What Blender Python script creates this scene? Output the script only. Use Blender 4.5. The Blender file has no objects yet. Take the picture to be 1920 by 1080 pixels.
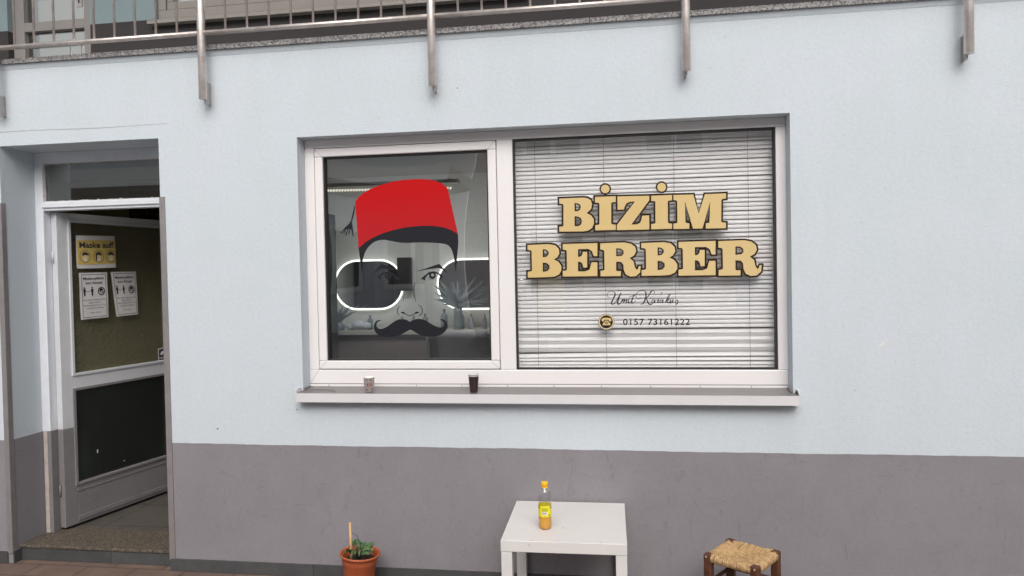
import bpy, bmesh, math, random
from math import radians as rad, sin, cos, pi
from mathutils import Vector, Matrix
from mathutils.geometry import tessellate_polygon
random.seed(7)
C = bpy.data.collections.new('scene'); bpy.context.scene.collection.children.link(C)
S = bpy.context.scene

# ------------------------------------------------------------------ camera (solved from the photograph)
FPX, YAW, PITCH, ROLL = 1338.5, -0.1464, -0.0204, -0.0196
CAM = Vector((0, -3.6326, 1.6208))
_f = Vector((sin(YAW)*cos(PITCH), cos(YAW)*cos(PITCH), sin(PITCH)))
_r = Vector((cos(YAW), -sin(YAW), 0)); _u = _r.cross(_f)
RX = _r*cos(ROLL)+_u*sin(ROLL); UX = -_r*sin(ROLL)+_u*cos(ROLL); FX = _f
cd = bpy.data.cameras.new('camera'); cam = bpy.data.objects.new('camera', cd); C.objects.link(cam)
m = Matrix((RX, UX, -FX)).transposed().to_4x4(); m.translation = CAM
cam.matrix_world = m
cd.sensor_width = 36; cd.lens = FPX/1920*36; cd.clip_start = .02; cd.clip_end = 500
S.camera = cam
# ------------------------------------------------------------------ sky, sun, exposure
w = bpy.data.worlds.new('World'); S.world = w; w.use_nodes = True
nt = w.node_tree; bg = nt.nodes['Background']
sky = nt.nodes.new('ShaderNodeTexSky'); sky.sky_type = 'NISHITA'; sky.sun_disc = False
SUN_EL, SUN_AZ = rad(42), rad(170)
sky.sun_elevation = SUN_EL; sky.sun_rotation = SUN_AZ
sky.air_density = 1.0; sky.dust_density = 6; sky.ozone_density = .6
hs = nt.nodes.new('ShaderNodeHueSaturation'); hs.inputs['Saturation'].default_value = .35
nt.links.new(sky.outputs[0], hs.inputs['Color']); nt.links.new(hs.outputs[0], bg.inputs[0])
bg.inputs[1].default_value = .13
sd = bpy.data.lights.new('sun', 'SUN'); so = bpy.data.objects.new('sun', sd); C.objects.link(so)
sd.energy = .8; sd.angle = rad(60); sd.color = (1, .97, .93)
sdir = Vector((sin(SUN_AZ)*cos(SUN_EL), cos(SUN_AZ)*cos(SUN_EL), sin(SUN_EL)))   # towards the sun (az from +Y clockwise)
so.rotation_euler = sdir.to_track_quat('Z', 'Y').to_euler()
S.view_settings.view_transform = 'Standard'; S.view_settings.look = 'None'
S.view_settings.exposure = 0.38; S.view_settings.gamma = 1
S.render.engine = 'CYCLES'

# ------------------------------------------------------------------ pixel -> plane helpers (used to measure shapes)
def ray(x, y): return FX*FPX + RX*(x-960) + UX*(540-y)
def on_plane(x, y, p0, n):
    d = ray(x, y); t = (Vector(p0)-CAM).dot(n)/d.dot(n); return CAM+d*t
def aty(x, y, Y): return on_plane(x, y, (0, Y, 0), Vector((0, 1, 0)))

# ------------------------------------------------------------------ materials
MATS = {}
def new_mat(name):
    m = bpy.data.materials.new(name); m.use_nodes = True; MATS[name] = m
    return m, m.node_tree, m.node_tree.nodes['Principled BSDF']
def setp(b, **k):
    nm = dict(col='Base Color', rough='Roughness', metal='Metallic', spec='Specular IOR Level', trans='Transmission Weight',
              coat='Coat Weight', em='Emission Color', ems='Emission Strength', alpha='Alpha', ior='IOR', sss='Subsurface Weight')
    for a, v in k.items():
        if a in ('col', 'em'): v = (*v, 1)
        b.inputs[nm[a]].default_value = v
def coords(nt, scale=(1, 1, 1), rot=(0, 0, 0)):
    tc = nt.nodes.new('ShaderNodeTexCoord'); mp = nt.nodes.new('ShaderNodeMapping')
    mp.inputs['Scale'].default_value = scale; mp.inputs['Rotation'].default_value = rot
    nt.links.new(tc.outputs['Object'], mp.inputs[0]); return mp.outputs[0]
def noise(nt, co, scale, detail=4, rough=.55, dist=0):
    n = nt.nodes.new('ShaderNodeTexNoise'); n.inputs['Scale'].default_value = scale; n.inputs['Detail'].default_value = detail
    n.inputs['Roughness'].default_value = rough; n.inputs['Distortion'].default_value = dist
    nt.links.new(co, n.inputs['Vector']); return n.outputs[0]
def ramp(nt, fac, stops):
    r = nt.nodes.new('ShaderNodeValToRGB'); e = r.color_ramp.elements
    while len(e) < len(stops): e.new(.5)
    for q, (p, c) in zip(e, stops): q.position = p; q.color = (*c, 1) if len(c) == 3 else c
    nt.links.new(fac, r.inputs[0]); return r.outputs[0]
def mix(nt, a, b, fac, mode='MIX'):
    n = nt.nodes.new('ShaderNodeMix'); n.data_type = 'RGBA'; n.blend_type = mode
    for s, v in ((6, a), (7, b)):
        if isinstance(v, tuple): n.inputs[s].default_value = (*v, 1)
        else: nt.links.new(v, n.inputs[s])
    if isinstance(fac, float): n.inputs[0].default_value = fac
    else: nt.links.new(fac, n.inputs[0])
    return n.outputs[2]
def bump(nt, b, h, strength=.3, dist=.002):
    n = nt.nodes.new('ShaderNodeBump'); n.inputs['Strength'].default_value = strength; n.inputs['Distance'].default_value = dist
    nt.links.new(h, n.inputs['Height']); nt.links.new(n.outputs[0], b.inputs['Normal']); return n
def simple(name, col, rough=.5, var=.0, scale=20, bmp=0, bscale=200, **k):
    m, nt, b = new_mat(name); setp(b, col=col, rough=rough, **k)
    co = coords(nt)
    if var:
        d = tuple(c*(1-var) for c in col); l = tuple(min(1, c*(1+var)) for c in col)
        nt.links.new(ramp(nt, noise(nt, co, scale, 6, .65), [(.3, d), (.7, l)]), b.inputs['Base Color'])
    if bmp: bump(nt, b, noise(nt, co, bscale, 4), bmp, .001)
    return m

def plaster(name, ca, cb, strength=.7, scuff=False):
    m, nt, b = new_mat(name); setp(b, rough=.88, spec=.25)
    co = coords(nt)
    base = mix(nt, ca, cb, ramp(nt, noise(nt, co, 1.3, 5, .6, .4), [(.3, (0, 0, 0)), (.7, (1, 1, 1))]))
    base = mix(nt, base, ramp(nt, noise(nt, coords(nt, (2.6, 1, .5)), 2.0, 6, .7, .8), [(.32, (.95, .945, .935)), (.56, (1, 1, 1))]), .4, 'MULTIPLY')
    fine = ramp(nt, noise(nt, co, 60, 5, .7), [(.3, (.93, .93, .93)), (.65, (1, 1, 1))])
    base = mix(nt, base, fine, 1.0, 'MULTIPLY')
    if scuff:
        for sc, rt, p in (((9, 1, 3), (0, .6, 0), .69), ((3, 1, 11), (0, -.35, 0), .71), ((22, 1, 5), (0, -.9, 0), .72)):
            c2 = coords(nt, sc, rt)
            s = ramp(nt, noise(nt, c2, 2.2, 3, .5, 1.2), [(p-.05, (1, 1, 1)), (p, (.87, .86, .86)), (p+.03, (1, 1, 1))])
            base = mix(nt, base, s, .8, 'MULTIPLY')
        st = ramp(nt, noise(nt, co, 2.5, 6, .7), [(.35, (.92, .91, .91)), (.6, (1, 1, 1))])
        base = mix(nt, base, st, 1.0, 'MULTIPLY')
    else:                                                            # sparse specks of dirt
        v = ramp(nt, noise(nt, co, 26, 2, .5), [(.24, (.72, .70, .66)), (.27, (1, 1, 1))])
        base = mix(nt, base, v, .5, 'MULTIPLY')
    nt.links.new(base, b.inputs['Base Color'])
    n1 = noise(nt, coords(nt, (1, 1, 1.7)), 95, 3, .5, .8); n2 = noise(nt, co, 38, 3, .5)
    ad = nt.nodes.new('ShaderNodeMath'); ad.operation = 'ADD'; nt.links.new(n1, ad.inputs[0]); nt.links.new(n2, ad.inputs[1])
    bump(nt, b, ad.outputs[0], strength, .0035); return m
plaster('plaster_blue', (.575, .628, .682), (.545, .605, .648), .32)
plaster('plaster_upper', (.32, .41, .435), (.30, .39, .42), .4)  # upper storey plaster, shade under the roof darkened into the colour
plaster('paint_grey', (.262, .246, .264), (.238, .229, .248), .24, True)
plaster('paint_dark', (.075, .068, .071), (.067, .062, .065), .25)  # upper plinth grey with the roof's shade worked into the colour
plaster('paint_door_grey', (.235, .22, .228), (.215, .205, .212), .05, True)
def tile_mat(name, ca, cb, grout, w, h, off=0., bs=.02, axis='XZ', rough=.6):
    m, nt, b = new_mat(name); setp(b, rough=rough)
    tc = nt.nodes.new('ShaderNodeTexCoord'); sx = nt.nodes.new('ShaderNodeSeparateXYZ'); cx = nt.nodes.new('ShaderNodeCombineXYZ')
    nt.links.new(tc.outputs['Object'], sx.inputs[0])
    nt.links.new(sx.outputs[axis[0]], cx.inputs[0]); nt.links.new(sx.outputs[axis[1]], cx.inputs[1])
    br = nt.nodes.new('ShaderNodeTexBrick'); br.offset = off; br.inputs['Scale'].default_value = 1
    br.inputs['Brick Width'].default_value = w; br.inputs['Row Height'].default_value = h; br.inputs['Mortar Size'].default_value = bs
    br.inputs['Mortar Smooth'].default_value = .2; br.inputs['Bias'].default_value = 0
    br.inputs['Color1'].default_value = (*ca, 1); br.inputs['Color2'].default_value = (*cb, 1); br.inputs['Mortar'].default_value = (*grout, 1)
    nt.links.new(cx.outputs[0], br.inputs['Vector'])
    co = tc.outputs['Object']
    nn = ramp(nt, noise(nt, co, 9, 6, .7), [(.3, (.62, .62, .64)), (.7, (1.1, 1.08, 1.05))])
    nt.links.new(mix(nt, br.outputs[0], nn, .8, 'MULTIPLY'), b.inputs['Base Color'])
    inv = nt.nodes.new('ShaderNodeMath'); inv.operation = 'SUBTRACT'; inv.inputs[0].default_value = 1; nt.links.new(br.outputs[1], inv.inputs[1])
    bump(nt, b, inv.outputs[0], .6, .003); return m
tile_mat('base_tile', (.075, .075, .08), (.06, .06, .064), (.02, .02, .02), 1.25, .4, bs=.002)
tile_mat('paving', (.20, .135, .105), (.155, .11, .09), (.05, .042, .036), .30, .15, .5, .004, 'XY')
tile_mat('street_paving', (.36, .355, .35), (.32, .32, .315), (.15, .15, .15), .4, .2, .5, .006, 'XY')
tile_mat('red_brick', (.16, .035, .03), (.09, .03, .03), (.22, .19, .17), .24, .078, .5, .008)
tile_mat('terrazzo_tile', (.10, .09, .078), (.085, .077, .068), (.035, .032, .03), .40, .40, .0, .004, 'XY')
tile_mat('facade_pink', (.78, .64, .62), (.74, .62, .60), (.6, .5, .48), 3.1, 2.9, .0, .02)
def speckle(name, cols, scale, rough=.5):
    m, nt, b = new_mat(name); setp(b, rough=rough); co = coords(nt)
    v = nt.nodes.new('ShaderNodeTexVoronoi'); v.inputs['Scale'].default_value = scale; nt.links.new(co, v.inputs['Vector'])
    sp = nt.nodes.new('ShaderNodeSeparateColor'); nt.links.new(v.outputs['Color'], sp.inputs[0])
    c = ramp(nt, sp.outputs[0], cols)
    c = mix(nt, c, ramp(nt, noise(nt, co, scale*.35, 4), [(.4, (.7, .7, .7)), (.6, (1, 1, 1))]), .7, 'MULTIPLY')
    nt.links.new(c, b.inputs['Base Color']); bump(nt, b, sp.outputs[0], .15, .001); return m
speckle('granite', [(.0, (.09, .088, .09)), (.3, (.19, .18, .18)), (.55, (.34, .33, .33)), (.8, (.42, .41, .40))], 170)
speckle('terrazzo', [(.0, (.035, .028, .022)), (.4, (.085, .068, .05)), (.7, (.13, .105, .078)), (.95, (.19, .165, .13))], 160, .55)
m, nt, b = new_mat('steel'); setp(b, col=(.56, .50, .475), metal=.75, rough=.38)
co = coords(nt, (60, 60, 1.5)); nt.links.new(ramp(nt, noise(nt, co, 8, 4), [(.3, (.32, .32, .32)), (.7, (.48, .48, .48))]), b.inputs['Roughness'])
bump(nt, b, noise(nt, coords(nt, (1, 1, 40)), 90, 3), .08, .0005)
nt.links.new(ramp(nt, noise(nt, coords(nt), 14, 5, .7), [(.35, (.56, .50, .47)), (.6, (.72, .66, .63))]), b.inputs['Base Color'])
simple('steel_plain', (.50, .47, .45), .38, .1, 30, metal=1)
simple('alu_trim', (.35, .325, .33), .42, .1, 12, metal=.55)
simple('upvc_white', (.76, .738, .742), .33, .02, 3)
simple('door_white', (.60, .61, .64), .45, .05, 8, .06, 40)
simple('frame_white', (.70, .73, .78), .5, .05, 12, .1, 60)
simple('frame_bare', (.50, .45, .42), .7, .15, 30, .3, 60)
simple('gasket', (.012, .012, .013), .6)
simple('joint_line', (.22, .20, .20), .7)
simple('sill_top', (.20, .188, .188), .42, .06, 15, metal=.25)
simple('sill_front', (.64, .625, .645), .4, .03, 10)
simple('upper_frame', (.36, .335, .305), .5, .03, 6)  # frame colour lowered to carry the dimness of the upper storey
simple('upper_door_paint', (.34, .32, .31), .5, .04, 6)
simple('interior_wall', (.62, .64, .62), .8, .04, 3)
simple('interior_ceiling', (.45, .44, .41), .8, .04, 3)
simple('interior_floor', (.13, .11, .10), .4, .2, 3)
simple('hall_wall', (.78, .70, .46), .75, .05, 4)
simple('hall_ceiling', (.50, .48, .42), .8, .03, 4)
simple('counter_dark', (.15, .13, .125), .4, .1, 5)
simple('counter_top', (.5, .49, .45), .3, .05, 8)
simple('chair_leather', (.20, .205, .225), .45, .1, 12)
simple('bottle_grey', (.20, .25, .27), .3)
simple('leaf_dim', (.055, .075, .05), .5, .3, 12)
simple('wardrobe_dark', (.015, .012, .012), .5)
simple('white_cloth', (.55, .6, .66), .8, .1, 10)
simple('print_black', (.014, .014, .019), .5, spec=.2)
simple('print_brown', (.022, .013, .009), .5, spec=.2)
simple('gold_pale', (.60, .50, .33), .4)
simple('paper_white', (.66, .64, .64), .7, .03, 40)
simple('paper_yellow', (.62, .46, .13), .65, .03, 40)
simple('print_ink', (.035, .032, .04), .7)
simple('print_ink_grey', (.16, .15, .17), .7)
simple('skin_print', (.70, .55, .30), .7)
simple('wood_dark', (.10, .038, .02), .45, .35, 25, .3, 60)
simple('wood_worn', (.40, .26, .18), .6, .2, 30)
simple('terracotta', (.42, .10, .035), .55, .10, 14, .05, 60)
simple('soil', (.03, .022, .016), .95, .5, 60, .8, 120)
simple('bamboo', (.62, .36, .17), .5, .12, 30)
simple('cap_orange', (.86, .47, .02), .35)
simple('label_yellow', (.80, .69, .02), .4)
simple('label_green', (.42, .46, .03), .4)
simple('label_dark', (.20, .22, .10), .4)
simple('cup_white', (.80, .76, .74), .55)
simple('cup_brown', (.035, .018, .018), .35, .1, 60)
simple('cup_print', (.24, .10, .075), .55)
simple('cup_rim', (.55, .55, .56), .35)
simple('facade_white', (.85, .85, .84), .8, .05, 2)
simple('facade_grey', (.66, .70, .74), .8, .06, 2)
simple('window_dark', (.05, .055, .06), .3)
simple('awning_cloth', (.46, .42, .37), .8, .06, 4)
simple('post_yellow', (.75, .48, .03), .4)
simple('sign_red', (.5, .04, .04), .5)
simple('sign_blue', (.04, .07, .3), .5)
simple('coat_grey', (.10, .10, .105), .85)
simple('skin', (.45, .28, .21), .6)
simple('hair_dark', (.02, .015, .012), .7)
# table lacquer with a few scuffs and stains
m, nt, b = new_mat('lacquer'); setp(b, rough=.42); co = coords(nt)
c = ramp(nt, noise(nt, co, 3.5, 6, .65), [(.3, (.64, .62, .605)), (.7, (.70, .682, .67))])
s = ramp(nt, noise(nt, coords(nt, (1, 1, 1)), 30, 3, .6, .5), [(.27, (.42, .38, .34)), (.31, (1, 1, 1))])
nt.links.new(mix(nt, c, s, .8, 'MULTIPLY'), b.inputs['Base Color']); bump(nt, b, noise(nt, co, 60, 3), .04, .001)
# leaf
m, nt, b = new_mat('leaf'); setp(b, rough=.45, spec=.4); co = coords(nt)
nt.links.new(ramp(nt, noise(nt, co, 25, 4), [(.3, (.045, .105, .04)), (.7, (.11, .20, .085))]), b.inputs['Base Color'])
bump(nt, b, noise(nt, co, 90, 3), .4, .002)
# woven straw: colour and thickness follow the strand direction, strands are modelled
m, nt, b = new_mat('straw'); setp(b, rough=.6); co = coords(nt)
nt.links.new(ramp(nt, noise(nt, co, 70, 5, .7), [(.3, (.24, .13, .05)), (.5, (.44, .28, .13)), (.72, (.60, .42, .22))]), b.inputs['Base Color'])
# fez red, printed gradient of the artwork
m, nt, b = new_mat('print_red'); setp(b, rough=.5, spec=.15); tc = nt.nodes.new('ShaderNodeTexCoord'); sx = nt.nodes.new('ShaderNodeSeparateXYZ')
nt.links.new(tc.outputs['Object'], sx.inputs[0]); mr = nt.nodes.new('ShaderNodeMapRange')
mr.inputs['From Min'].default_value = 1.85; mr.inputs['From Max'].default_value = 2.08; nt.links.new(sx.outputs['Z'], mr.inputs[0])
nt.links.new(ramp(nt, mr.outputs[0], [(0, (.41, .013, .018)), (1, (.46, .003, .005))]), b.inputs['Base Color'])
m, nt, b = new_mat('print_gold'); setp(b, rough=.4); co = coords(nt, (1, 1, 1))
nt.links.new(ramp(nt, noise(nt, co, 1.6, 2), [(.35, (.60, .44, .19)), (.65, (.63, .48, .235))]), b.inputs['Base Color'])
# glass: a clear tinted sheet mixed with a mirror coat
def glass(name, tint, refl, rough=.0, bmp=None):
    m = bpy.data.materials.new(name); m.use_nodes = True; MATS[name] = m; nt = m.node_tree; nt.nodes.clear()
    o = nt.nodes.new('ShaderNodeOutputMaterial'); t = nt.nodes.new('ShaderNodeBsdfTransparent'); t.inputs[0].default_value = (*tint, 1)
    g = nt.nodes.new('ShaderNodeBsdfGlossy'); g.inputs['Roughness'].default_value = rough
    lf = nt.nodes.new('ShaderNodeLayerWeight'); lw = nt.nodes.new('ShaderNodeMath'); lw.operation = 'POWER'; lw.inputs[1].default_value = 4
    nt.links.new(lf.outputs['Facing'], lw.inputs[0])
    ma = nt.nodes.new('ShaderNodeMath'); ma.operation = 'MULTIPLY_ADD'; ma.inputs[1].default_value = .85; ma.inputs[2].default_value = refl+.04; ma.use_clamp = True
    nt.links.new(lw.outputs[0], ma.inputs[0])
    mx = nt.nodes.new('ShaderNodeMixShader'); nt.links.new(ma.outputs[0], mx.inputs[0]); nt.links.new(t.outputs[0], mx.inputs[1]); nt.links.new(g.outputs[0], mx.inputs[2])
    nt.links.new(mx.outputs[0], o.inputs[0])
    if bmp:
        bn = nt.nodes.new('ShaderNodeBump'); bn.inputs['Strength'].default_value = bmp[0]; bn.inputs['Distance'].default_value = .002
        nt.links.new(noise(nt, coords(nt, bmp[2]), bmp[1], 2), bn.inputs['Height']); nt.links.new(bn.outputs[0], g.inputs['Normal'])
    return m
glass('glass_window', (.86, .88, .89), .27)
glass('glass_blind', (.98, .98, .98), .16)
glass('glass_transom', (.70, .70, .62), .28)
glass('clear_plastic', (.93, .94, .94), .06, .05)
# wired, ribbed door glass
m, nt, b = new_mat('glass_textured'); setp(b, col=(.74, .68, .40), rough=.16, trans=.90, ior=1.3, spec=.8, coat=.5)
co = coords(nt, (1, 1, 1))
wv = nt.nodes.new('ShaderNodeTexWave'); wv.wave_type = 'BANDS'; wv.bands_direction = 'Z'; wv.inputs['Scale'].default_value = 40; wv.inputs['Distortion'].default_value = 1.2; wv.inputs['Detail'].default_value = 1
nt.links.new(co, wv.inputs[0])
w2 = nt.nodes.new('ShaderNodeTexWave'); w2.wave_type = 'BANDS'; w2.bands_direction = 'Y'; w2.inputs['Scale'].default_value = 40; w2.inputs['Distortion'].default_value = 1.6; w2.inputs['Detail'].default_value = 1
nt.links.new(co, w2.inputs[0])
a = nt.nodes.new('ShaderNodeMath'); nt.links.new(wv.outputs[1], a.inputs[0]); nt.links.new(w2.outputs[1], a.inputs[1]); bump(nt, b, a.outputs[0], .9, .003)
m, nt, b = new_mat('glass_dark'); setp(b, col=(.012, .015, .011), rough=.12, spec=.8); co = coords(nt)
nt.links.new(ramp(nt, noise(nt, coords(nt, (1, 1, .5)), 4, 5, .7), [(.45, (.008, .009, .007)), (.75, (.022, .035, .024))]), b.inputs['Base Color'])  # greenish reflections of the lower door pane put into the colour
bump(nt, b, noise(nt, coords(nt, (1, 1, .15)), 60, 2), .3, .002)
m, nt, b = new_mat('mirror'); setp(b, col=(.8, .83, .83), metal=1, rough=.03)
m, nt, b = new_mat('juice'); setp(b, col=(.80, .38, .015), rough=.15, trans=.1, ior=1.33)
def emit(name, col, st):
    m, nt, b = new_mat(name); setp(b, col=(0, 0, 0), em=col, ems=st)
emit('led_white', (1, .99, .88), 2.2); emit('led_warm', (1, .94, .75), .9)
def slat_mat():
    m, nt, b = new_mat('blind_slat'); setp(b, rough=.38); co = coords(nt)
    nt.links.new(ramp(nt, noise(nt, coords(nt, (.6, 1, 9)), 5, 3), [(.3, (.82, .82, .83)), (.7, (.90, .90, .90))]), b.inputs['Base Color'])
slat_mat()

# ------------------------------------------------------------------ mesh helpers
class MB:
    def __init__(s): s.v = []; s.f = []; s.mi = []; s.cur = 0; s.sm = []; s.smooth = False
    def add(s, vs, fs):
        o = len(s.v); s.v += [tuple(v) for v in vs]
        for f in fs: s.f.append([i+o for i in f]); s.mi.append(s.cur); s.sm.append(s.smooth)
    def box(s, x0, y0, z0, x1, y1, z1, T=None):
        P = [Vector((x, y, z)) for x in (x0, x1) for y in (y0, y1) for z in (z0, z1)]
        if T: P = [T @ p for p in P]
        s.add(P, [(0, 1, 3, 2), (4, 6, 7, 5), (0, 4, 5, 1), (2, 3, 7, 6), (0, 2, 6, 4), (1, 5, 7, 3)])
    def quad(s, a, b, c, d): s.add([a, b, c, d], [(0, 1, 2, 3)])
    def lathe(s, prof, c=(0, 0, 0), n=28, T=None, smooth=True, cap=True):
        vs = []; fs = []
        for (r, z) in prof:
            for k in range(n):
                a = 2*pi*k/n; p = Vector((c[0]+r*cos(a), c[1]+r*sin(a), c[2]+z)); vs.append(T @ p if T else p)
        for i in range(len(prof)-1):
            for k in range(n): fs.append((i*n+k, i*n+(k+1) % n, (i+1)*n+(k+1) % n, (i+1)*n+k))
        if cap: fs += [tuple(range(n))[::-1], tuple((len(prof)-1)*n+k for k in range(n))]
        q = s.smooth; s.smooth = smooth; s.add(vs, fs); s.smooth = q
    def tube(s, pts, r, n=10, cap=True, smooth=True, closed=False):
        pts = [Vector(p) for p in pts]; N = len(pts); rs = r if isinstance(r, (list, tuple)) else [r]*N
        vs = []; fs = []; up = None
        for i, p in enumerate(pts):
            t = ((pts[(i+1) % N]-pts[i-1]) if closed else (pts[min(i+1, N-1)]-pts[max(i-1, 0)])).normalized()
            if up is None: up = t.orthogonal().normalized()
            up = (up-t*up.dot(t)).normalized(); sd_ = t.cross(up)
            for k in range(n): a = 2*pi*k/n; vs.append(p+(up*cos(a)+sd_*sin(a))*rs[i])
        for i in range(N if closed else N-1):
            j = (i+1) % N
            for k in range(n): fs.append((i*n+k, i*n+(k+1) % n, j*n+(k+1) % n, j*n+k))
        if cap and not closed: fs += [tuple(range(n))[::-1], tuple((N-1)*n+k for k in range(n))]
        q = s.smooth; s.smooth = smooth; s.add(vs, fs); s.smooth = q
    def build(s, name, mats, parent=None, bevel=0, seg=2):
        me = bpy.data.meshes.new(name); me.from_pydata(s.v, [], s.f)
        if isinstance(mats, str): mats = [mats]
        for m in mats: me.materials.append(MATS[m])
        me.polygons.foreach_set('material_index', s.mi); me.polygons.foreach_set('use_smooth', s.sm); me.update()
        o = bpy.data.objects.new(name, me); C.objects.link(o)
        if parent:
            o.parent = parent; o.matrix_parent_inverse = Matrix.Identity(4)
            mw = WM.get(parent.name)
            if mw: me.transform(mw.inverted()); WM[o.name] = mw
        if bevel:
            b = o.modifiers.new('b', 'BEVEL'); b.width = bevel; b.segments = seg; b.limit_method = 'ANGLE'; b.harden_normals = False
        return o
WM = {}                                                               # world matrix of each Empty, parts are modelled in world space
def thing(name, loc, label, cat, group=None, rz=0):
    o = bpy.data.objects.new(name, None); C.objects.link(o); o.location = loc; o.rotation_euler = (0, 0, rz); o.empty_display_size = .1
    WM[o.name] = Matrix.Translation(loc) @ Matrix.Rotation(rz, 4, 'Z')
    tag(o, label, cat, group); return o
def tag(o, label, cat, group=None):
    o['label'] = label; o['category'] = cat
    if group: o['group'] = group
    return o
def kind(o, k): o['kind'] = k; return o
def copy_tree(o):
    c = o.copy(); C.objects.link(c)
    for ch in list(o.children):
        d = ch.copy(); C.objects.link(d); d.parent = c
        for g in ch.children:
            e = g.copy(); C.objects.link(e); e.parent = d
    return c
def smooth_pts(P, closed=False, k=5):                                 # Catmull-Rom through the points
    out = []; N = len(P)
    for i in range(N if closed else N-1):
        a, b, c, d = (P[(i-1) % N], P[i], P[(i+1) % N], P[(i+2) % N]) if closed else (P[max(i-1, 0)], P[i], P[i+1], P[min(i+2, N-1)])
        for j in range(k):
            t = j/k
            out.append(tuple(.5*(2*b[q]+(c[q]-a[q])*t+(2*a[q]-5*b[q]+4*c[q]-d[q])*t*t+(3*b[q]-a[q]-3*c[q]+d[q])*t**3) for q in range(len(b))))
    if not closed: out.append(tuple(P[-1]))
    return out
def area(P): return sum(P[i][0]*P[(i+1) % len(P)][1]-P[(i+1) % len(P)][0]*P[i][1] for i in range(len(P)))/2
def fill(mb, contours, fn):                                           # filled 2-D polygon with holes, fn maps a 2-D point to 3-D
    polys = [[Vector((x, y, 0)) for x, y in c] for c in contours]
    tris = tessellate_polygon(polys); flat = [p for c in contours for p in c]
    V = [fn(*p) for p in flat]; F = []
    for t in tris:
        n = (V[t[1]]-V[t[0]]).cross(V[t[2]]-V[t[0]])
        F.append(t if n.dot(CAM-V[t[0]]) > 0 else t[::-1])
    mb.add(V, F)
def border(mb, c, t, fn, inner=.6):                                   # mitred band outside (t>0) the contour
    N = len(c); sg = 1 if area(c) > 0 else -1; A = []; B = []
    for i in range(N):
        p, a, b = Vector(c[i]), Vector(c[i-1]), Vector(c[(i+1) % N])
        d1 = (p-a).normalized(); d2 = (b-p).normalized()
        n1 = Vector((d1.y, -d1.x))*sg; n2 = Vector((d2.y, -d2.x))*sg; n = n1+n2
        n = n/max(n.length_squared/2, .55) if n.length > 1e-4 else n1
        A.append(p-n*(inner if t > 0 else -inner)); B.append(p+n*t)
    V = [fn(*q) for q in A+B]; F = []
    for i in range(N):
        j = (i+1) % N; f = (i, j, N+j, N+i); n = (V[f[1]]-V[f[0]]).cross(V[f[2]]-V[f[0]])
        F.append(f if n.dot(CAM-V[i]) > 0 else f[::-1])
    mb.add(V, F)
def stroke(mb, P, wd, fn, k=5):                                       # ribbon of varying width
    P = smooth_pts(P, k=k); N = len(P); L = []; Rr = []
    for i, p in enumerate(P):
        a, b = Vector(P[max(i-1, 0)]), Vector(P[min(i+1, N-1)]); d = (b-a).normalized() if (b-a).length > 1e-6 else Vector((1, 0))
        u = i/(N-1)*(len(wd)-1); q = min(int(u), len(wd)-2); ww = (wd[q]*(1-u+q)+wd[q+1]*(u-q))/2
        n = Vector((-d.y, d.x))*ww; L.append(Vector(p)+n); Rr.append(Vector(p)-n)
    V = [fn(*q) for q in L+Rr]; mb.add(V, [(i, i+1, N+i+1, N+i) for i in range(N-1)])
def circ(cx, cy, rx, ry=None, n=32): return [(cx+rx*cos(2*pi*k/n), cy+(ry or rx)*sin(2*pi*k/n)) for k in range(n)]
def text_tris(body, bold=0, size=1, align='CENTER', spacing=1):       # built-in lettering as flat triangles
    cu = bpy.data.curves.new('t', 'FONT'); cu.body = body; cu.size = size; cu.align_x = align; cu.offset = bold; cu.resolution_u = 3; cu.space_character = spacing
    o = bpy.data.objects.new('t', cu); C.objects.link(o); dg = bpy.context.evaluated_depsgraph_get(); dg.update()
    me = o.evaluated_get(dg).to_mesh(); V = [(v.co.x, v.co.y) for v in me.vertices]; F = [tuple(p.vertices) for p in me.polygons]
    o.evaluated_get(dg).to_mesh_clear(); bpy.data.objects.remove(o); bpy.data.curves.remove(cu); return V, F
def put_text(mb, body, x0, x1, y0, y1, fn, bold=0., spacing=1):       # fitted into the box (baseline y0, cap top y1)
    V, F = text_tris(body, bold, spacing=spacing); xs = [v[0] for v in V]; ys = [v[1] for v in V]
    ax, bx = min(xs), max(xs); by = .73
    W = [fn(x0+(x-ax)/(bx-ax)*(x1-x0), y0+y/by*(y1-y0)) for x, y in V]
    FF = []
    for f in F:
        n = (W[f[1]]-W[f[0]]).cross(W[f[2]]-W[f[0]]); FF.append(f if n.dot(CAM-W[f[0]]) > 0 else f[::-1])
    mb.add(W, FF)

# ================================================================== SETTING
mb = MB(); mb.box(-60, -80, -.3, 60, .4, -.004); kind(mb.build('ground', 'street_paving'), 'structure')
mb = MB(); mb.box(-12, -1.6, -.2, 9, .3, 0); kind(mb.build('pavement', 'paving'), 'structure')

# ================================================================== BUILDING
DX0, DX1, DZ = -3.485, -2.492, 2.405                                 # door opening
WX0, WX1, WZ0, WZ1 = -1.685, .840, 1.0, 2.372                        # window opening
BAND = .713; TOP = 2.862
bld = thing('shop_building', (-.4, 0, 0), 'pale blue plastered shop front with a dark grey painted plinth, doorway and white shop window', 'building')
mb = MB(); T = .33
mb.box(-9, 0, BAND, DX0, T, TOP); mb.box(DX0, 0, DZ, DX1, T, TOP); mb.box(DX1, 0, BAND, WX0, T, TOP)
mb.box(WX0, 0, WZ1, WX1, T, TOP); mb.box(WX0, 0, BAND, WX1, T, WZ0); mb.box(WX1, 0, BAND, 9, T, TOP)
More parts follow.
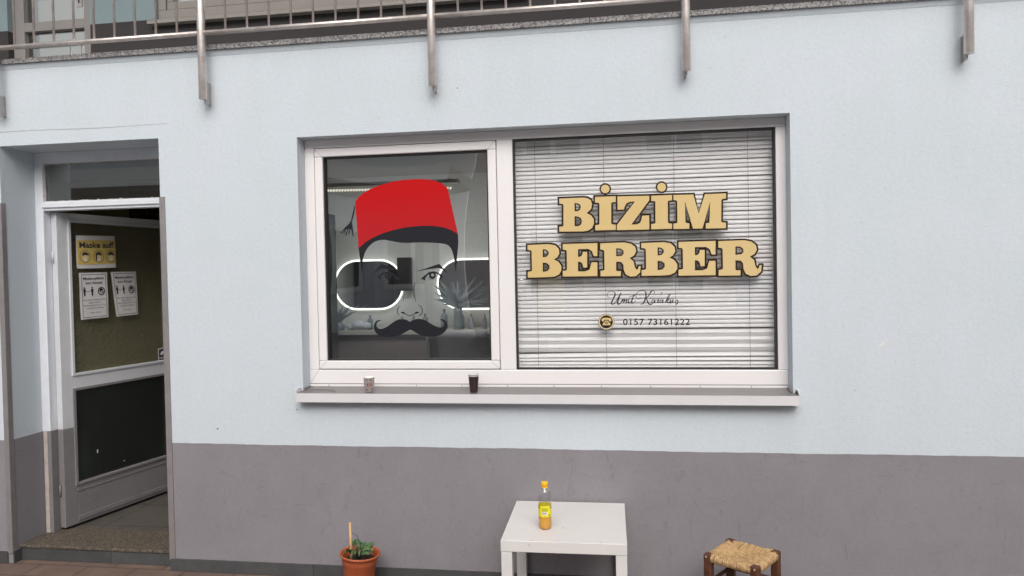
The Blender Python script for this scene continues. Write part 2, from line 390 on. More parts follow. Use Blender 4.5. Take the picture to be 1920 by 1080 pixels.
# plaster return under the granite slab, set forward a little
mb.add([(-9, -.012, TOP-.001), (9, -.012, TOP-.001), (9, -.001, TOP-.028), (-9, -.001, TOP-.028)], [(0, 3, 2, 1)])
wall = mb.build('wall', 'plaster_blue', bld)
mb = MB(); mb.box(-9, .0, 0, DX0, T, BAND); mb.box(DX1, .0, 0, 9, T, BAND); 
for (xa, xb) in ((-9, DX0-.001), (DX1+.001, 9)):                     # hand painted upper edge, not ruler straight
    n_ = int((xb-xa)/.025); ph = [random.uniform(0, 6) for _ in range(4)]
    zt = [BAND+.0022+.0012*sin(x*3+ph[0])+.0008*sin(x*11+ph[1])+.0006*sin(x*41+ph[2])+random.uniform(-.0006, .0006) for x in [xa+(xb-xa)*i/n_ for i in range(n_+1)]]
    V = [(xa+(xb-xa)*i/n_, -.0006, BAND-.02) for i in range(n_+1)]+[(xa+(xb-xa)*i/n_, -.0006, zt[i]) for i in range(n_+1)]
    mb.add(V, [(i, i+1, n_+2+i, n_+1+i) for i in range(n_)])
mb.build('plinth', 'paint_grey', bld)
mb = MB(); mb.box(-9, -.008, 0, DX0-.03, 0, .068); mb.box(DX1+.004, -.008, 0, 9, 0, .068); mb.box(DX0, .0, 0, DX0+.008, .055, .068)
mb.build('base_tiles', 'base_tile', bld)
# plaster marks
mb = MB(); fw = lambda Y: (lambda x, y: aty(x, y, Y))
fill(mb, [[(1646, 653), (1649, 646), (1655, 641), (1660, 638), (1659, 644), (1654, 648), (1651, 651)]], fw(-.0012)); mb.build('plaster_chip', 'paper_white', bld)
for q_ in ((408, 804, 2.2, 1.8), (557, 768, 1.6, 1.4), (858, 165, 1.3, 1.6)): mb = MB(); fill(mb, [circ(*q_, 7)], fw(-.0012)); mb.build('wall_hole', 'joint_line', bld)
mb = MB(); stroke(mb, [(-30, 250), (60, 244.5), (130, 242), (200, 239), (258, 235), (313, 231.5)], [.7, .5, .8, .4, .3], fw(-.0012)); mb.build('plaster_crack', 'upper_door_paint', bld)
# granite slab of the terrace
mb = MB(); xs = [-9]+[x*1.5-.115 for x in range(-5, 6)]+[9]
for a, b in zip(xs, xs[1:]): mb.box(a+.001, -.024, TOP, b-.001, 1.2, TOP+.028)
mb.build('terrace_slab', 'granite', bld, .003)
# upper storey, set back
UY = 1.2; UZ = TOP+.033
mb = MB()
mb.box(-9, UY, 3.53, -4.53, UY+.3, 5.4); mb.box(-3.84, UY, 3.53, -3.30, UY+.3, 5.4); mb.box(-.6, UY, 3.53, 9, UY+.3, 5.4)
mb.box(-3.30, UY, 4.7, -.6, UY+.3, 5.4); mb.box(-4.53, UY, 5.0, -3.84, UY+.3, 5.4); mb.build('upper_wall', 'plaster_upper', bld)
mb = MB(); mb.box(-9, UY, UZ, -4.53, UY+.3, 3.53); mb.box(-3.84, UY, UZ, 9, UY+.3, 3.53); mb.build('upper_plinth', 'paint_dark', bld)
mb = MB(); mb.box(-9, -1.1, 5.4, 9, 5, 5.65); mb.build('roof_overhang', 'facade_white', bld)
mb = MB(); mb.box(-9, .0, TOP-.25, 9, 5, TOP-.0); 
ceil = MB(); ceil.box(-8, T, 2.62, 7, 5, 2.85); ceil.build('inner_ceiling', 'interior_ceiling', bld)
# upper door
ud = MB()
for a in ((-4.53, UZ, -4.435, 5), (-3.93, UZ, -3.84, 5)): ud.box(a[0], UY+.05, a[1], a[2], UY+.12, a[3])
ud.box(-4.435, UY+.05, 3.53, -3.93, UY+.12, 3.60); ud.box(-4.435, UY+.05, 4.9, -3.93, UY+.12, 5)
ud = ud.build('upper_door', 'upper_door_paint', bld, .003)
mb = MB(); mb.box(-4.435, UY+.09, UZ, -3.93, UY+.10, 3.53); mb.box(-4.435, UY+.09, 3.60, -3.93, UY+.10, 4.9); mb.build('pane', 'glass_transom', ud)
mb = MB(); p = aty(149, 5, UY+.05); mb.box(p.x-.025, UY+.044, 3.685, p.x+.025, UY+.052, 3.95)
mb.cur = 1; mb.box(p.x-.005, UY+.042, 3.715, p.x+.005, UY+.0435, 3.745); mb.lathe([(.008, 0), (.008, .002)], (0, 0, 0), 12, Matrix.Translation((p.x, UY+.0435, 3.75)) @ Matrix.Rotation(pi/2, 4, 'X'))
mb.build('lock_plate', ['steel_plain', 'gasket'], ud)
# upper window
uw = MB()
uw.box(-3.30, UY+.02, 3.53, -.6, UY+.10, 3.60); uw.box(-3.30, UY+.02, 4.63, -.6, UY+.10, 4.7)
for x in (-3.30, -2.02, -.66): uw.box(x, UY+.02, 3.60, x+.06, UY+.10, 4.63)
uw = uw.build('upper_window', 'upper_frame', bld, .004)
for a, b in ((-3.24, -2.02), (-1.96, -.66)):
    mb = MB(); g = .055
    mb.box(a+.004, UY+.03, 3.604, b-.004, UY+.09, 3.604+g); mb.box(a+.004, UY+.03, 4.57, b-.004, UY+.09, 4.626)
    mb.box(a+.004, UY+.03, 3.604+g, a+g, UY+.09, 4.57); mb.box(b-g, UY+.03, 3.604+g, b-.004, UY+.09, 4.57); mb.build('sash', 'upper_frame', uw, .004)
    mb = MB(); mb.box(a+g, UY+.06, 3.604+g, b-g, UY+.065, 4.57); mb.build('pane', 'glass_transom', uw)
mb = MB(); mb.box(-3.34, UY-.06, 3.478, -.56, UY-.001, 3.505); mb.box(-3.30, UY-.001, 3.505, -.6, UY+.05, 3.53); mb.build('sill', 'upper_frame', uw, .003)
# rooms behind
mb = MB(); mb.box(-2.89, 3.3, .05, 2.5, 3.4, 2.62); mb.add([(-2.68, T, .05), (-2.64, T, .05), (-2.89, 3.4, .05), (-2.93, 3.4, .05), (-2.68, T, 2.62), (-2.64, T, 2.62), (-2.89, 3.4, 2.62), (-2.93, 3.4, 2.62)], [(0, 1, 2, 3), (4, 7, 6, 5), (0, 4, 5, 1), (1, 5, 6, 2), (2, 6, 7, 3), (3, 7, 4, 0)]); mb.box(2.5, T, .05, 2.6, 3.4, 2.62)
mb.box(-2.45, T, .05, 2.5, T+.012, .99)
mb.build('shop_room_wall', 'interior_wall', bld)
mb = MB(); mb.box(-2.89, T, .0, 2.5, 3.3, .05); mb.build('shop_room_floor', 'interior_floor', bld)
mb = MB(); mb.box(-7, 2.7, .09, -4.66, 2.8, 2.62); mb.box(-7.1, T, .09, -7, 2.7, 2.62); mb.build('hall_wall', 'hall_wall', bld)
mb = MB(); mb.box(-4.66, 2.68, .09, -2.93, 2.8, 2.62); mb.build('hall_brick_wall', 'red_brick', bld)
mb = MB(); mb.box(-7, T, .0, -2.69, 2.7, .088); mb.build('hall_floor', 'terrazzo_tile', bld)
mb = MB(); mb.box(-7, T, 2.6, -2.69, 2.68, 2.615); mb.build('hall_ceiling', 'hall_ceiling', bld)
# door step
mb = MB(); mb.box(DX0+.008, .052, 0, DX1, .062, .074); mb.build('step_riser', 'base_tile', bld, .002)
mb = MB(); mb.box(DX0, .045, .074, DX1, T, .092); mb.build('door_step', 'terrazzo', bld, .003)
# metal corner trims of the doorway
mb = MB()
mb.box(DX1-.003, -.006, .06, DX1+.030, -.0, 2.082); mb.box(DX1-.003, 0, .06, DX1-.0, .03, 2.082); mb.build('corner_trim', 'alu_trim', bld, .001)
mb = MB(); mb.box(DX0-.028, -.006, .06, DX0+.003, 0, 2.082); mb.box(DX0, 0, .06, DX0+.003, .028, 2.082); mb.build('corner_trim', 'alu_trim', bld, .001)

# ------------------------------------------------------------------ doorway frame and open door
FY = .24
df = MB(); df.box(DX0, FY, BAND, DX0+.055, FY+.06, DZ); df.box(DX1-.05, FY, .092, DX1, FY+.06, DZ)
df.box(DX0+.055, FY, 2.34, DX1-.05, FY+.06, DZ)
df.box(DX0+.055, FY, 2.055, DX1-.05, FY+.06, 2.11); df.box(DX0+.055, FY-.012, 2.072, DX1-.05, FY, 2.10)
df = df.build('door_frame', 'frame_white', bld, .003)
mb = MB(); mb.box(DX0+.004, FY+.002, .092, DX0+.03, FY+.06, BAND); mb.build('bare_jamb', 'frame_bare', df)
mb = MB(); mb.box(DX0+.03, FY+.004, .092, DX0+.055, FY+.06, BAND); mb.build('painted_jamb', 'paint_door_grey', df)
mb = MB(); mb.box(DX0+.055, FY+.025, 2.11, DX1-.05, FY+.030, 2.34); mb.build('transom_pane', 'glass_transom', df)
mb = MB()                                                             # crumbling putty round the pane
for (x0, z0, x1, z1, n) in ((DX0+.057, 2.112, DX1-.055, 2.112, 60), (DX0+.058, 2.115, DX0+.058, 2.335, 18), (DX0+.057, 2.338, DX1-.055, 2.338, 60)):
    for k in range(n):
        if random.random() < .8:
            t = k/n; x = x0+(x1-x0)*t; z = z0+(z1-z0)*t; r = random.uniform(.003, .008)
            mb.lathe([(r*.6, -r), (r, 0), (r*.5, r*.8)], (x, FY+.02, z), 6, smooth=False)
mb.build('putty', 'frame_bare', df)
# leaf: opened inwards, hinge at the left
H = Vector((-3.385, .285, 0)); U = Vector((.207, .978, 0)).normalized(); NV = Vector((U.y, -U.x, 0))   # NV points to the visible face side
LW = .90; LZ0, LZ1 = .105, 2.05
Tl = Matrix(((U.x, -NV.x, 0, H.x), (U.y, -NV.y, 0, H.y), (0, 0, 1, 0), (0, 0, 0, 1)))                # local x along leaf, y into its thickness
def leaf_box(mb, x0, y0, z0, x1, y1, z1): mb.box(x0, y0, z0, x1, y1, z1, Tl)
def leafpt(px, py, off=0.):
    q = on_plane(px, py, H+NV*off, NV); return q
def leaf_local(px, py): q = leafpt(px, py)-H; return q.dot(U), q.z
gl = leaf_local(128, 460)[0]; 
zu0 = leaf_local(128, 703)[1]; zu1 = leaf_local(121, 415)[1]; zl0 = leaf_local(136, 909)[1]; zl1 = leaf_local(132, 733)[1]
print('leaf', gl, zu0, zu1, zl0, zl1, leaf_local(118, 994), leaf_local(112, 392))
gl = .085; gr = LW-.085
door = MB()
leaf_box(door, 0, 0, BAND, gl, .045, LZ1); leaf_box(door, gr, 0, BAND, LW, .045, LZ1)
leaf_box(door, gl, 0, zu1, gr, .045, LZ1); leaf_box(door, gl, 0, zl1, gr, .045, zu0)
door = door.build('door', 'door_white', bld, .003)
mb = MB(); leaf_box(mb, 0, 0, LZ0, gl, .045, BAND); leaf_box(mb, gr, 0, LZ0, LW, .045, BAND); leaf_box(mb, gl, 0, LZ0, gr, .045, zl0)
mb.build('grey_lower_leaf', 'paint_door_grey', door, .003)
mb = MB(); leaf_box(mb, gl+.004, .02, zu0+.002, gr-.004, .026, zu1-.002); mb.build('upper_pane', 'glass_textured', door)
mb = MB(); leaf_box(mb, gl+.004, .02, zl0+.002, gr-.004, .026, zl1-.002); mb.build('lower_pane', 'glass_dark', door)
mb = MB()                                                              # glazing beads
def beads(mb, z0, z1):
    for a in ((gl-.012, z0-.012, gl+.006, z1+.012), (gr-.006, z0-.012, gr+.012, z1+.012), (gl+.006, z0-.012, gr-.006, z0+.004), (gl+.006, z1-.004, gr-.006, z1+.012)):
        leaf_box(mb, a[0], -.008, a[1], a[2], .019, a[3])
beads(mb, zu0, zu1); mb.build('glazing_bead', 'door_white', door, .002)
mb = MB(); beads(mb, zl0, zl1); mb.build('glazing_bead', 'paint_door_grey', door, .002)
mb = MB(); leaf_box(mb, gl, -.006, LZ0+.02, LW-.02, 0, LZ0+.05); leaf_box(mb, gl, -.004, zl0-.05, LW-.02, 0, zl0-.042); mb.build('kick_board', 'paint_door_grey', door, .002)
for z, m_ in ((.30, 'paint_door_grey'), (1.74, 'door_white')):
    mb = MB(); mb.tube([H+Vector((-.03, .0, z)), H+Vector((-.03, .0, z+.07))], .0055); mb.build('hinge', m_, door)
mb = MB(); fl = lambda x, y: leafpt(x, y, .002)                       # scratches and cracks in the panes
ZD = lambda x, y: (130+x/5.684, 430+y/5.684)
for P in ([(255, 985), (225, 1060), (190, 1150), (140, 1290)], [(262, 985), (300, 1035), (345, 1075)], [(420, 440), (405, 480), (412, 500)]):
    mb = MB(); stroke(mb, [ZD(*q) for q in P], [.5, .7, .4], lambda x, y: leafpt(x, y, -.019)); mb.build('pane_crack', 'print_ink_grey', door)
mb = MB()
for c in ((183, 846, 1.3, 4), (233, 864, 2, .6), (141, 785, .9, 4)):
    mb = MB(); fill(mb, [circ(c[0], c[1], c[2], c[3], 9)], lambda x, y: leafpt(x, y, -.0185)); mb.build('paint_splash', 'paper_white', door)
mb = MB(); fill(mb, [[(296, 654), (312, 650), (313, 676), (297, 679)]], lambda x, y: leafpt(x, y, -.018)); mb.cur = 1
fill(mb, [[(297.5, 655.5), (311, 652), (311, 669), (298, 671)]], lambda x, y: leafpt(x, y, -.017)); fill(mb, [[(298, 672.5), (311, 670.5), (311, 675.5), (298.5, 677.3)]], lambda x, y: leafpt(x, y, -.017)); mb.cur = 0
fill(mb, [[(300, 664), (303, 659), (308, 657), (311, 656), (311, 662), (306, 663), (303, 666)]], lambda x, y: leafpt(x, y, -.016))
mb.build('door_sticker', ['paper_white', 'print_ink'], door)

# ------------------------------------------------------------------ shop window
def ring(mb, x0, z0, x1, z1, w, y0, y1, wb=None, wt=None):
    wb = wb or w; wt = wt or w
    mb.box(x0, y0, z0, x1, y1, z0+wb); mb.box(x0, y0, z1-wt, x1, y1, z1)
    mb.box(x0, y0, z0+wb, x0+w, y1, z1-wt); mb.box(x1-w, y0, z0+wb, x1, y1, z1-wt)
WF = .088
win = MB(); FZ0 = 1.034; RX0, RX1 = -.533, .791
win.box(WX0, WF, FZ0, WX1, WF+.07, 1.112); win.box(WX0, WF, 2.325, WX1, WF+.07, WZ1)
win.box(WX0, WF, 1.112, -1.630, WF+.07, 2.325); win.box(-.618, WF, 1.112, RX0, WF+.07, 2.325); win.box(RX1, WF, 1.112, WX1, WF+.07, 2.325)
win = win.build('window', 'upvc_white', bld, .004)
mb = MB(); ring(mb, -1.627, 1.1155, -.6205, 2.3220, .046, WF-.004, WF+.06); mb.build('sash', 'upvc_white', win, .006, 3)
mb = MB(); ring(mb, -1.630, 1.112, -.618, 2.325, .003, WF+.02, WF+.06); mb.build('sash_joint', 'gasket', win)
mb = MB(); ring(mb, -1.581, 1.1615, -.6665, 2.276, .007, WF+.008, WF+.045); mb.build('gasket', 'gasket', win)
mb = MB(); ring(mb, RX0, 1.112, RX1, 2.325, .008, WF+.006, WF+.045); mb.build('gasket', 'gasket', win)
mb = MB()                                                              # welded mitre lines of the profiles
for (a, b) in (((-1.685, 1.034), (-1.63, 1.112)), ((-1.581, 1.161), (-1.627, 1.1155)), ((-.6665, 1.161), (-.6205, 1.1155)), ((-1.581, 2.276), (-1.627, 2.322)), ((-.6665, 2.276), (-.6205, 2.322))):
    d = (Vector(b)-Vector(a)).normalized(); n = Vector((-d.y, d.x))*.0007; yy = WF-.0046 if a[0] > -1.6 else WF-.0006
    mb = MB(); mb.quad(*[Vector((q.x, yy, q.y)) for q in (Vector(a)+n, Vector(b)+n, Vector(b)-n, Vector(a)-n)]); mb.build('mitre_line', 'joint_line', win)
def pane(name, x0, z0, x1, z1, y, mat, bow):
    mb = MB(); mb.smooth = True; N = 16
    V = [(x0+(x1-x0)*i/N, y-bow*(1-(2*i/N-1)**2)*(1-(2*j/N-1)**2), z0+(z1-z0)*j/N) for j in range(N+1) for i in range(N+1)]
    mb.add(V, [(j*(N+1)+i, j*(N+1)+i+1, (j+1)*(N+1)+i+1, (j+1)*(N+1)+i) for j in range(N) for i in range(N)])
    return mb.build(name, mat, win)
GY = WF+.030
pane('casement_pane', -1.576, 1.166, -.6715, 2.271, GY, 'glass_window', .005)
pane('fixed_pane', RX0+.006, 1.118, RX1-.006, 2.319, GY, 'glass_blind', .001)
# sill
mb = MB()
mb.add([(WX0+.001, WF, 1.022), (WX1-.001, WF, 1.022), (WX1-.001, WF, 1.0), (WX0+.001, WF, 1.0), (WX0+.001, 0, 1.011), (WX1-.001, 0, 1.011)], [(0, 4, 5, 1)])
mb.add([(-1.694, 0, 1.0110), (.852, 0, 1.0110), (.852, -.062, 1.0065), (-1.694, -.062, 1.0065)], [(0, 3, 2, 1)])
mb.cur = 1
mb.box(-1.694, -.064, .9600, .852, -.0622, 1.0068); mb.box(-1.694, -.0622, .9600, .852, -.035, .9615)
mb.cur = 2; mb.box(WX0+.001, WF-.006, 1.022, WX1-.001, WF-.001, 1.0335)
mb.cur = 3; mb.box(WX0+.001, WF-.003, 1.0335, WX1-.001, WF, 1.0375)
for px in (617, 700, 781, 866, 952, 1039, 1128, 1220, 1313, 1409):
    p = aty(px, 728, WF-.006); mb.lathe([(.0032, 0), (.0032, .0015)], (0, 0, 0), 8, Matrix.Translation((p.x, WF-.006, 1.0275)) @ Matrix.Rotation(pi/2, 4, 'X'))
mb.build('sill', ['sill_top', 'sill_front', 'upvc_white', 'joint_line'], win)
for x in (-1.700, .852):
    mb = MB(); mb.box(x, -.066, .9580, x+.0065, -.001, 1.022); mb.box(x-.004 if x < 0 else x, -.05, 1.010, x+.006 if x < 0 else x+.0105, -.001, 1.030); mb.build('sill_end_cap', 'sill_front' if x < 0 else 'sill_front', win, .001)
    mb = MB(); xx = WX0 if x < 0 else WX1-.012; mb.box(xx, .0005, 1.012, xx+.012, WF-.007, 1.026); mb.build('sill_upstand', 'sill_top', win, .002)

# graphics on the panes (traced in enlarged views of the photo, laid on the pane)
GP = GY-.0062
def zmap(x0, y0, s, Y=GP): return lambda x, y: aty(x0+x/s, y0+y/s, Y)
ZA = zmap(630, 320, 5.684); ZA2 = zmap(630, 320, 5.684, GP-.0003); ZB = zmap(680, 470, 6)
top = smooth_pts([(205, 335), (235, 285), (300, 235), (400, 180), (520, 140), (640, 110), (760, 95), (880, 90), (980, 95), (1070, 112), (1140, 145), (1190, 190)])
low = smooth_pts([(1300, 678), (1250, 645), (1180, 615), (1080, 593), (950, 587), (820, 595), (700, 612), (560, 648), (440, 692), (330, 752), (240, 828)])
mb = MB(); fill(mb, [top+low], ZA2); mb.build('fez_print', 'print_red', win)
inner = smooth_pts([(1276, 1090), (1262, 960), (1245, 880), (1225, 830), (1195, 797), (1150, 780), (1050, 770), (900, 765), (760, 770), (680, 766), (600, 752), (520, 738), (460, 742), (400, 765), (350, 808), (315, 860), (290, 930), (280, 1000), (274, 1100)])
mb = MB(); fill(mb, [low[::-1]+smooth_pts([(1300, 690), (1302, 780), (1292, 900), (1284, 1000)])+inner+smooth_pts([(262, 1000), (252, 920), (244, 850)])], zmap(630, 320, 5.684, GP)); mb.build('headband_print', 'print_black', win)
mb = MB(); fill(mb, [[(197, 372), (204, 372), (190, 470), (168, 545), (175, 590), (189, 700), (179, 702), (160, 622), (152, 625), (139, 680), (129, 676), (141, 620), (132, 622), (109, 695), (99, 691), (119, 622), (109, 625), (86, 670), (76, 667), (96, 618), (60, 672), (46, 669), (95, 605), (140, 565), (160, 530), (180, 440)]], ZA)
mb.build('tassel_print', 'print_black', win)
for mir in (0, 1):
    X = (lambda p: (1072-p[0], p[1]+4)) if mir else (lambda p: p)
    mb = MB(); fill(mb, [[X(p) for p in [(595, 236), (700, 203), (800, 168), (862, 147), (885, 175), (915, 205), (945, 248), (925, 236), (890, 206), (860, 196), (790, 202), (700, 217)]]], ZB); mb.build('eyebrow_print', 'print_black', win)
    mb = MB(); fill(mb, [[X(p) for p in [(650, 322), (680, 325), (708, 338), (702, 312), (720, 287), (745, 264), (790, 252), (830, 256), (860, 275), (878, 298), (848, 315), (880, 320), (902, 288), (880, 268), (850, 246), (820, 236), (785, 233), (745, 241), (700, 275)]]], ZB)
    o1 = [X(p) for p in circ(785, 278, 40)]; i1 = [X(p) for p in circ(787, 274, 17)]
    fill(mb, [o1, i1], zmap(680, 470, 6, GP-.0003)); stroke(mb, [X(p) for p in [(720, 290), (735, 312), (770, 322), (810, 318)]], [2, 5, 2], ZB); mb.build('eye_print', 'print_black', win)
mb = MB(); stroke(mb, [(592, 350), (576, 420), (580, 500), (598, 575)], [3, 9, 9, 3], ZB); stroke(mb, [(468, 470), (462, 530), (455, 580)], [2, 5, 2], ZB)
stroke(mb, [(422, 618), (397, 650), (388, 690), (412, 730)], [3, 9, 8, 3], ZB); stroke(mb, [(625, 603), (662, 640), (670, 690), (650, 722), (628, 732)], [3, 9, 9, 4], ZB)
stroke(mb, [(432, 700), (455, 697), (480, 712), (530, 730), (580, 712), (605, 697), (632, 697)], [8, 22, 8, 7, 8, 22, 8], ZB); mb.build('nose_print', 'print_black', win)
mb = MB(); fill(mb, [smooth_pts([(530, 800), (490, 778), (450, 770), (400, 775), (350, 800), (290, 845), (240, 872), (200, 880), (170, 870), (155, 845), (160, 815), (180, 795), (206, 790), (180, 780), (150, 795), (130, 830), (125, 870), (145, 920), (185, 952), (240, 970), (300, 973), (370, 965), (430, 945), (490, 912)], k=4) +
    smooth_pts([(535, 890), (575, 908), (620, 935), (680, 958), (750, 968), (820, 965), (880, 945), (930, 905), (952, 860), (950, 825), (930, 790), (900, 772), (868, 776), (898, 792), (915, 820), (908, 850), (885, 862), (850, 860), (800, 840), (740, 805), (680, 775), (620, 768), (570, 780)], k=4)], ZB); mb.build('moustache_print', 'print_black', win)
# lettering
B0 = [[(102, 232), (350, 222), (395, 228), (428, 250), (440, 290), (430, 338), (385, 382), (430, 405), (457, 445), (458, 490), (440, 535), (400, 562), (350, 570), (102, 572), (102, 521), (135, 520), (145, 510), (145, 297), (135, 287), (102, 285)],
      [(260, 278), (290, 280), (315, 292), (325, 320), (315, 350), (290, 362), (260, 363)], [(260, 413), (300, 418), (325, 435), (335, 470), (325, 500), (300, 515), (260, 517)]]
I1 = [[(470, 215), (683, 208), (683, 268), (650, 270), (637, 280), (637, 490), (650, 498), (683, 500), (683, 555), (472, 560), (472, 505), (505, 502), (515, 495), (515, 285), (505, 275), (470, 275)]]
Z1 = [[(700, 210), (1028, 203), (1028, 250), (843, 500), (900, 498), (935, 480), (950, 440), (955, 408), (1028, 405), (1028, 550), (695, 557), (695, 505), (880, 262), (830, 265), (795, 280), (775, 315), (768, 345), (702, 347)]]
I2 = [[(1048, 203), (1262, 195), (1262, 250), (1230, 253), (1218, 265), (1220, 480), (1232, 487), (1262, 490), (1262, 543), (1048, 548), (1048, 495), (1080, 490), (1092, 482), (1090, 265), (1080, 257), (1048, 258)]]
M1 = [[(1277, 195), (1480, 190), (1537, 385), (1600, 187), (1817, 178), (1817, 232), (1785, 235), (1770, 245), (1768, 468), (1780, 478), (1817, 480), (1817, 537), (1610, 540), (1610, 485), (1640, 482), (1648, 472), (1655, 262), (1575, 540), (1478, 542), (1395, 262), (1400, 475), (1412, 483), (1440, 487), (1440, 543), (1277, 545), (1277, 490), (1310, 485), (1318, 475), (1315, 262), (1305, 250), (1277, 248)]]
B1 = [[(78, 120), (240, 113), (290, 122), (318, 150), (322, 185), (305, 215), (280, 230), (315, 248), (337, 280), (337, 315), (320, 345), (285, 362), (240, 366), (80, 370), (80, 325), (105, 322), (112, 315), (110, 170), (100, 160), (78, 158)],
      [(195, 152), (220, 155), (238, 170), (240, 190), (225, 210), (195, 215)], [(195, 255), (225, 258), (245, 275), (247, 300), (230, 320), (195, 326)]]
E1 = [[(348, 113), (613, 105), (613, 205), (585, 205), (572, 168), (545, 150), (465, 152), (465, 212), (485, 208), (497, 195), (502, 172), (535, 172), (535, 292), (505, 292), (498, 262), (485, 250), (465, 247), (465, 323), (520, 322), (553, 308), (568, 253), (613, 252), (613, 358), (348, 362), (348, 318), (372, 315), (380, 308), (378, 165), (368, 157), (348, 157)]]
R1 = [[(635, 107), (820, 100), (870, 110), (903, 135), (910, 170), (895, 200), (860, 220), (890, 245), (900, 290), (915, 312), (925, 300), (930, 282), (945, 282), (940, 330), (910, 358), (865, 362), (830, 345), (815, 310), (812, 270), (795, 250), (757, 247), (757, 315), (765, 320), (793, 320), (793, 358), (637, 360), (637, 318), (660, 315), (668, 308), (665, 165), (655, 157), (635, 155)],
      [(757, 145), (790, 147), (812, 162), (815, 185), (800, 203), (757, 207)]]
def rebox(L, a, b):
    return [[(b[0]+(x-a[0])*(b[2]-b[0])/(a[2]-a[0]), b[1]+(y-a[1])*(b[3]-b[1])/(a[3]-a[1])) for x, y in c] for c in L]
B2 = rebox(B1, (78, 113, 337, 370), (950, 98, 1225, 357)); E2 = rebox(E1, (348, 105, 613, 362), (1235, 88, 1518, 355)); R2 = rebox(R1, (635, 100, 945, 362), (1540, 83, 1872, 357))
def letter(cs, zx, zy, s, t, k, rnd=True):
    g = MB(); fill(g, cs, zmap(zx, zy, s, GP-.0008)); g.build('letter_face', 'print_gold', win)
    b = MB()
    for i, c in enumerate(cs): border(b, c, t if i == 0 else -t*.8, zmap(zx, zy, s, GP-.0004+.00005*(k % 5)), inner=2)
    b.build('letter_outline', 'print_brown', win)
for k, L in enumerate((B0, I1, Z1, I2, M1, [circ(575, 133, 44)], [circ(1155, 115, 45)])): letter(L, 1030, 330, 5.486, 18.5 if k < 5 else 16.5, k)
for k, L in enumerate((B1, E1, R1, B2, E2, R2)): letter(L, 970, 430, 4.085, 13.5, k)
ZP = lambda Y=GP: zmap(1100, 530, 8.727, Y)
mb = MB(); fill(mb, [circ(322, 640, 134)], ZP(GP)); mb.cur = 1; fill(mb, [circ(322, 640, 128)], ZP(GP-.0003)); mb.cur = 0; fill(mb, [circ(322, 640, 107)], ZP(GP-.0006))
mb.cur = 2
fill(mb, [smooth_pts([(245, 605), (262, 582), (322, 574), (384, 582), (404, 605), (396, 630), (368, 634), (358, 612), (322, 606), (288, 612), (278, 634), (252, 630)], True, 3)], ZP(GP-.0009))
fill(mb, [[(300, 622), (345, 622), (352, 640), (385, 665), (390, 695), (262, 695), (266, 665), (296, 640)], circ(323, 658, 22)], ZP(GP-.0009)); fill(mb, [circ(323, 658, 10)], ZP(GP-.0009))
mb.build('telephone_symbol', ['print_brown', 'gold_pale', 'print_gold'], win)
mb = MB(); put_text(mb, '0157 73161222', 595, 1690, 692, 585, ZP(), .012, 1.08); mb.build('phone_number', 'print_black', win)
mb = MB(); W = lambda P, wd: stroke(mb, P, [q*1.35+1.5 for q in wd], ZP())
W([(375, 238), (345, 228), (332, 200), (352, 162), (405, 138), (450, 150), (466, 190), (445, 245), (415, 305), (405, 342), (430, 352), (470, 325), (510, 260), (545, 200), (565, 165)], [4, 5, 5, 6, 14, 16, 12, 6, 10, 14])
W([(560, 172), (522, 270), (505, 330), (522, 354), (560, 335)], [8, 16, 14, 6]); W([(508, 128), (530, 133)], [8, 8]); W([(543, 130), (562, 130)], [8, 8])
W([(558, 332), (592, 265)], [5, 12]); W([(572, 320), (612, 268), (617, 280), (603, 332)], [5, 8, 12, 12]); W([(606, 320), (655, 268), (660, 282), (642, 326), (668, 322)], [5, 8, 12, 6])
W([(694, 265), (680, 318), (697, 332), (722, 308)], [10, 13, 5]); W([(698, 232), (706, 240)], [10, 10])
W([(775, 192), (738, 300), (742, 336), (775, 322), (802, 290)], [10, 15, 8, 4]); W([(712, 226), (792, 206)], [5, 5])
W([(892, 240), (850, 266), (812, 245), (806, 195), (855, 142), (930, 124), (965, 160), (968, 230), (942, 310), (912, 345), (880, 352)], [4, 5, 5, 6, 16, 14, 6])
W([(1105, 182), (1112, 150), (1090, 125), (1055, 145), (1030, 190), (1000, 228), (965, 258)], [4, 6, 12, 12, 5]); W([(978, 250), (1000, 318), (1038, 360), (1085, 342)], [6, 15, 12, 4])
for dx in (0, 132): W([(1108+dx, 288), (1085+dx, 280), (1064+dx, 315), (1078+dx, 335), (1100+dx, 312), (1120+dx, 280), (1108+dx, 325), (1130+dx, 328)], [5, 9, 9, 5, 10, 12, 4])
W([(1140, 278), (1155, 290), (1180, 272), (1162, 328), (1190, 318)], [5, 6, 13, 5]); W([(1245, 160), (1222, 172), (1218, 200)], [4, 6, 4])
W([(1288, 332), (1335, 222), (1368, 190), (1352, 238), (1308, 298)], [12, 10, 5, 4]); W([(1325, 285), (1348, 268), (1342, 292), (1316, 300), (1332, 332), (1362, 322)], [4, 6, 4, 12, 5])
W([(1380, 272), (1362, 320), (1378, 332), (1405, 292), (1418, 268), (1402, 325), (1428, 322)], [10, 12, 5, 10, 5]); W([(1440, 325), (1482, 278), (1492, 325), (1470, 352), (1450, 342)], [4, 8, 12, 5])
mb.build('script_name', 'print_black', win)

